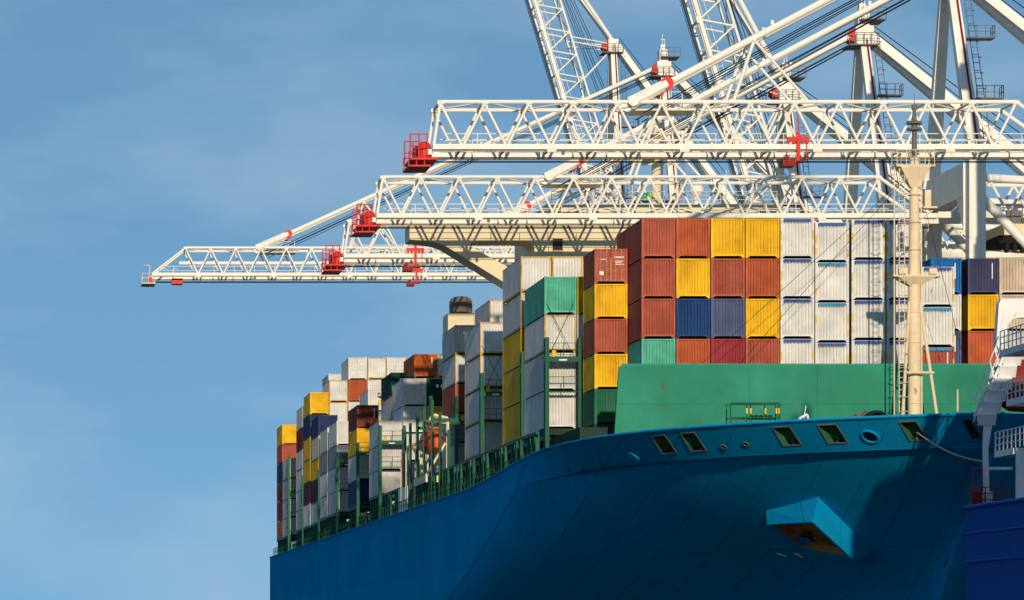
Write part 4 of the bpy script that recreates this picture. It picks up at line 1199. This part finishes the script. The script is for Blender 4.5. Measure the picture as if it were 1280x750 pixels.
    # trolley frames
    for X, kind in (trolley or []):
        if kind == 'red':
            y0 = Yc - W2 - .45
            b = MB().box(X - .85, X - .14, y0, y0 + .2, Zb + .62, Zb + .92).box(X + .14, X + .85, y0, y0 + .2, Zb + .62, Zb + .92).box(X - .13, X + .13, y0 - .02, y0 + .22, Zb - .9, Zb + 1.3).tube((X, y0 + .1, Zb + 1.3), (X, y0 + .1, Zb + 2.6), .06, .04)
            for k in (-.7, -.35, .35, .7): b.tube((X + k, y0 - .03, Zb + .55), (X + k, y0 + .25, Zb + .55), .14, None, 8)
            tr = b.build('festoon_trolley', 'crane_red', c)
            MB().box(X - 1.15, X - .25, y0 - .1, y0 + 1.6, Zb - 1.3, Zb - .85).box(X - .2, X + .5, y0, y0 + 1.2, Zb - .95, Zb - .8).tube((X - .9, y0 - .2, Zb - .7), (X - .9, y0 + 1.4, Zb - .7), .18).build('carriage', 'crane_dark_red', tr)
            rails(MB(), [(X - 1.15, y0 - .15, Zb - 1.3), (X - .25, y0 - .15, Zb - 1.3)], (.4, .8), .03, .03, .45).build('cage', 'crane_red', tr)
            member('hanger', (X + .65, y0 + .1, Zb + .6), (X + .65, y0 + .1, Zb - .8), .035, 'crane_red', tr, 5)
        else:
            b = MB().box(X, X + 6.5, Yc - 3.4, Yc + 3.4, Zb - 1.6, Zb - .6); tr = b.build('trolley', 'ship_cream', c)
            MB().box(X - .4, X + 7, Yc - 3.2, Yc + 3.2, Zb - 2.3, Zb - 1.61).build('headblock', 'box_under', tr)
            bb = rails(MB(), [(X - .3, Yc - 3.45, Zb - .6), (X + 6.4, Yc - 3.45, Zb - .6)], (.7, 1.4), .05, .05, .9).box(X + .3, X + 1.6, Yc - 3.2, Yc - 1, Zb - .6, Zb + .6)
            bb.build('machinery', 'crane_grey', tr)
            MB().box(X + 2.4, X + 3.6, Yc - 3.3, Yc - 1, Zb - .6, Zb + .2).build('motor', 'crane_red', tr)
            b = MB()
            for i in range(9): b.box(X + .2 + i * .7, X + .5 + i * .7, Yc - 3.1, Yc - 2.6, Zb - 3.1, Zb - 2.31)
            b.build('rope_block', 'rope_black', tr)
    return c

ZB, XAP, ZAP = 37.4, 82.0, 60.0
crane('white quay crane with lowered boom directly above the foremost container bays', 308.0, ZB, 30.8, 46.0, XAP, ZAP, trolley=[(58.6, 'red')], tip='red')
crane('white quay crane whose lowered boom crosses just before the cream bridge', 357.5, ZB, 30.8, 46.0, XAP, ZAP, trolley=[(86.2, 'cab')], tip='red')
crane('white quay crane with lowered boom right behind the cream bridge', 394.5, ZB, 30.8, 46.0, XAP, ZAP, trolley=[(37.8, 'red')], tip='red')
crane('white quay crane with raised boom beyond the three lowered ones', 435.0, ZB, 30.8, 46.0, XAP, ZAP, raised=73.5, tip=False, hx=81.0)
crane('tall white quay crane with the longest lowered boom tipped by a white platform', 518.5, 46.9, 15.9, 29.5, XAP, 74.4, trolley=[(49.9, 'red')], tip='white', endslope=4.3, hx=80.5, band=True)
crane('tall white quay crane with raised boom farthest along the quay', 563.0, 47.0, 24.0, 44.0, XAP, 84.0, raised=73.2, tip=False, hx=83.4)

# ------------------------------------------------------------------ the smaller vessel lying before the bow
VY = 227.0
def vx(x): return (x - XV) * VY / F
def vz(y): return (YV - y) * VY / F
tv = thing('service_vessel', (60, 190, -5), 'small dark blue vessel with white stair and platforms moored before the bow', 'vessel')
zd = vz(632)
b = MB(); b.prism_xy([(vx(1207), VY), (vx(1207), 150), (56, 138), (63, 138), (66, 150), (66, VY)], -5.3, zd)
vh = b.build('hull', 'tug_blue', tv)
member('rubbing_strake', (vx(1207) - .02, VY, zd - .12), (vx(1207) - .02, 150, zd - .12), .13, 'tug_blue', vh, 8)
b = MB().box(53.25, 65.5, 150, 216.2, zd, vz(575)); vw = b.build('superstructure', 'tug_white', tv)
MB().box(56.4, 65.5, 152, 211.5, vz(575) + .01, 18.4).build('upper_house', 'tug_white', tv)
bm_ = MB().lathe((53.7, 205, 0), [(.5, 7.6), (.35, 31), (.2, 34)], 10).box(52.1, 55.3, 204.5, 205.5, 31.6, 32.0).tube((52.9, 205, 32), (52.9, 205, 33.2), .3)
bm_.build('signal_mast', 'tug_white', tv)
MB().prism_xz([(51.9, 20.1), (51.9, 18.6), (53.2, 15.6), (57, 15.6), (57, 20.1)], 190, 203).build('shadow_block', 'tug_white', tv)  # added out of view, shaped to cast the dark patch on the bow
MB().box(56.41, 65.5, 160, 190, 18.41, 22.6).build('wheelhouse', 'tug_white', tv)
# red rails on deck
rr = MB()
rails(rr, [(vx(1213), VY + .15, zd), (vx(1262), VY + .15, zd)], (.35, .7, 1.05), .03, .035, .45)
rr.build('deck_rail', 'rail_red', tv)
MB().path([(vx(1219), VY + .5, zd), (vx(1219), VY + .5, vz(585)), (vx(1230), VY + .5, vz(585)), (vx(1230), VY + .5, zd)], .05, 6).build('gate_frame', 'rail_red', tv)
MB().box(vx(1216), vx(1229), VY + .3, VY + .9, zd, vz(614)).build('deck_box', 'rail_red', tv)
# bent white post that carries the stair
po = MB()
for a, c_, r0, r1 in (((1238, 632), (1236.5, 560), .17, .17), ((1236.5, 560), (1240, 525), .17, .26), ((1240, 525), (1251, 470), .26, .3)):
    po.tube((vx(a[0]), VY + .9, vz(a[1])), (vx(c_[0]), VY + .9, vz(c_[1])), r0, r1, 8)
po.tube((vx(1237), VY + .9, vz(585)), (vx(1270), VY + .9, vz(585)), .1)
post = po.build('davit_post', 'tug_white', tv)
MB().box(vx(1233.5), vx(1243), VY + .4, VY + 1.4, zd, vz(614)).build('post_foot', 'tug_white', tv)
# stair: stringers, treads, railing
s0, s1 = (1224, 522), (1262, 432)
st = MB()
def sp(t_, dx_px, dy, dzv=0): return Vector((vx(s0[0] + (s1[0] - s0[0]) * t_ + dx_px), VY + dy, vz(s0[1] + (s1[1] - s0[1]) * t_) + dzv))
for dy in (.35, 1.25):
    vs = [sp(0, 0, dy, -.2), sp(0, 0, dy, .15), sp(1, 0, dy, .15), sp(1, 0, dy, -.2), sp(0, 0, dy + .08, -.2), sp(0, 0, dy + .08, .15), sp(1, 0, dy + .08, .15), sp(1, 0, dy + .08, -.2)]
    st.add(vs, [(0, 1, 2, 3), (4, 7, 6, 5), (0, 4, 5, 1), (1, 5, 6, 2), (2, 6, 7, 3), (3, 7, 4, 0)])
stair = st.build('stairway', 'tug_white', tv)
NT = 6
for i in range(NT):
    t_ = (i + .3) / NT
    a = sp(t_, 0, .0)
    MB().box(a.x - .05, a.x + .95, VY + .1, VY + 1.6, a.z - .03, a.z + .05).build('tread', 'tug_white', stair)
    MB().add([(a.x - .05, VY + .12, a.z), (a.x + .95, VY + .12, a.z), (a.x + .95, VY + .5, a.z - .62), (a.x - .05, VY + .5, a.z - .62), (a.x - .05, VY + .16, a.z), (a.x + .95, VY + .16, a.z), (a.x + .95, VY + .54, a.z - .62), (a.x - .05, VY + .54, a.z - .62)],
             [(0, 1, 2, 3), (4, 7, 6, 5), (0, 4, 5, 1), (1, 5, 6, 2), (2, 6, 7, 3), (3, 7, 4, 0)]).build('riser', 'tug_white', stair)
    member('baluster', (a.x - .05, VY + .2, a.z), (a.x - .3, VY + .2, a.z + 1.0), .04, 'tug_white', stair, 6)
member('hand_rail', sp(0, -6, .2, 1.0), sp(.95, -6, .2, 1.05), .035, 'tug_white', stair, 6)
member('hand_rail', sp(0, -3, .2, .5), sp(.95, -3, .2, .55), .03, 'tug_white', stair, 6)
# platforms along the near side, each with white rails
for (xa, yb, y1) in ((1249, 446, 203), (1258, 508, 204), (1243, 572, 216.1)):
    yf = 53.1 * F / (xa - XV); zp = (YV - yb) * yf / F
    pl = MB().box(53.1, 58, y1, yf, zp, zp + .34).build('platform', 'tug_white', tv)
    b = rails(MB(), [(53.15, 203 if xa == 1243 else y1, zp + .34), (53.15, yf - .05, zp + .34)], (.35, .7, 1.05), .03, .04, .9)
    b.build('guard_rail', 'tug_white', pl)
# white gantry arch above
ar = MB()
ar.prism_xz([(vx(1251), vz(440)), (vx(1262), vz(440)), (vx(1266), vz(405)), (vx(1272), vz(397)), (vx(1280), vz(395)), (60, vz(394)), (60, vz(370)), (vx(1258), vz(371)), (vx(1255), vz(378))], VY + 1.2, VY + 1.9)
ar.build('gantry_arch', 'tug_white', tv)
bx = thing('rescue_boat', (57.6, 228.6, vz(520)), 'round red rescue boat stowed between the small vessel\'s white platforms', 'boat')
lf = MB(); vs = []
c0 = Vector((vx(1292), VY + 1.6, vz(480)))
RB = [(0.05, 0), (.7, .06), (1.15, .25), (1.45, .55), (1.55, 1.0)]
secs = [(-1.9, .25), (-1.6, .7), (-1.0, .95), (0, 1.0), (1.2, 1.0), (2.6, .9), (3.2, .5)]
ring = [(math.cos(a) * 1.35, math.sin(a) * 1.55) for a in [k * math.pi / 7 for k in range(14)]]
for d_, s_ in secs:
    for a, c_ in ring: vs.append((c0.x + d_, c0.y + a * s_ * .75, c0.z + c_ * s_))
n = 14
lf.add(vs, [(k * n + i, k * n + (i + 1) % n, (k + 1) * n + (i + 1) % n, (k + 1) * n + i) for k in range(len(secs) - 1) for i in range(n)] + [tuple(range(n)), tuple(range((len(secs) - 1) * n, len(secs) * n))])
lf.build('hull', 'rail_red', bx, True)
MB().tube((c0.x - 1.4, c0.y - .75, c0.z), (c0.x + 3, c0.y - 1.0, c0.z), .06).build('grab_line', 'mark_black', bx)
lv_ = MB()
for dx_px in (1270, 1277): lv_.tube(pix(dx_px, 632, 219), pix(dx_px, 570, 219), .035, None, 5)
for i in range(9): lv_.tube(pix(1270, 630 - 7 * i, 219), pix(1277, 630 - 7 * i, 219), .025, None, 5)
lv_.build('wall_ladder', 'rail_red', tv)
for z_ in (zd - 1.6, zd - 3.2): member('rubbing_strake', (vx(1207) - .02, VY, z_), (vx(1207) - .02, 150, z_), .07, 'tug_blue', vh, 8)
# mooring line from the bow to the small vessel
q0 = strip_point(u_at_px(1146, .5), .5); q1 = Vector((vx(1238), VY + .8, vz(577)))
pts = [q0.lerp(q1, i / 10) - Vector((0, 0, .35 * math.sin(math.pi * i / 10))) for i in range(11)]
tag(MB().path(pts, .05, 6).build('mooring_line', 'rope_pale'), 'pale mooring line from a bow opening down to the small vessel', 'rope')
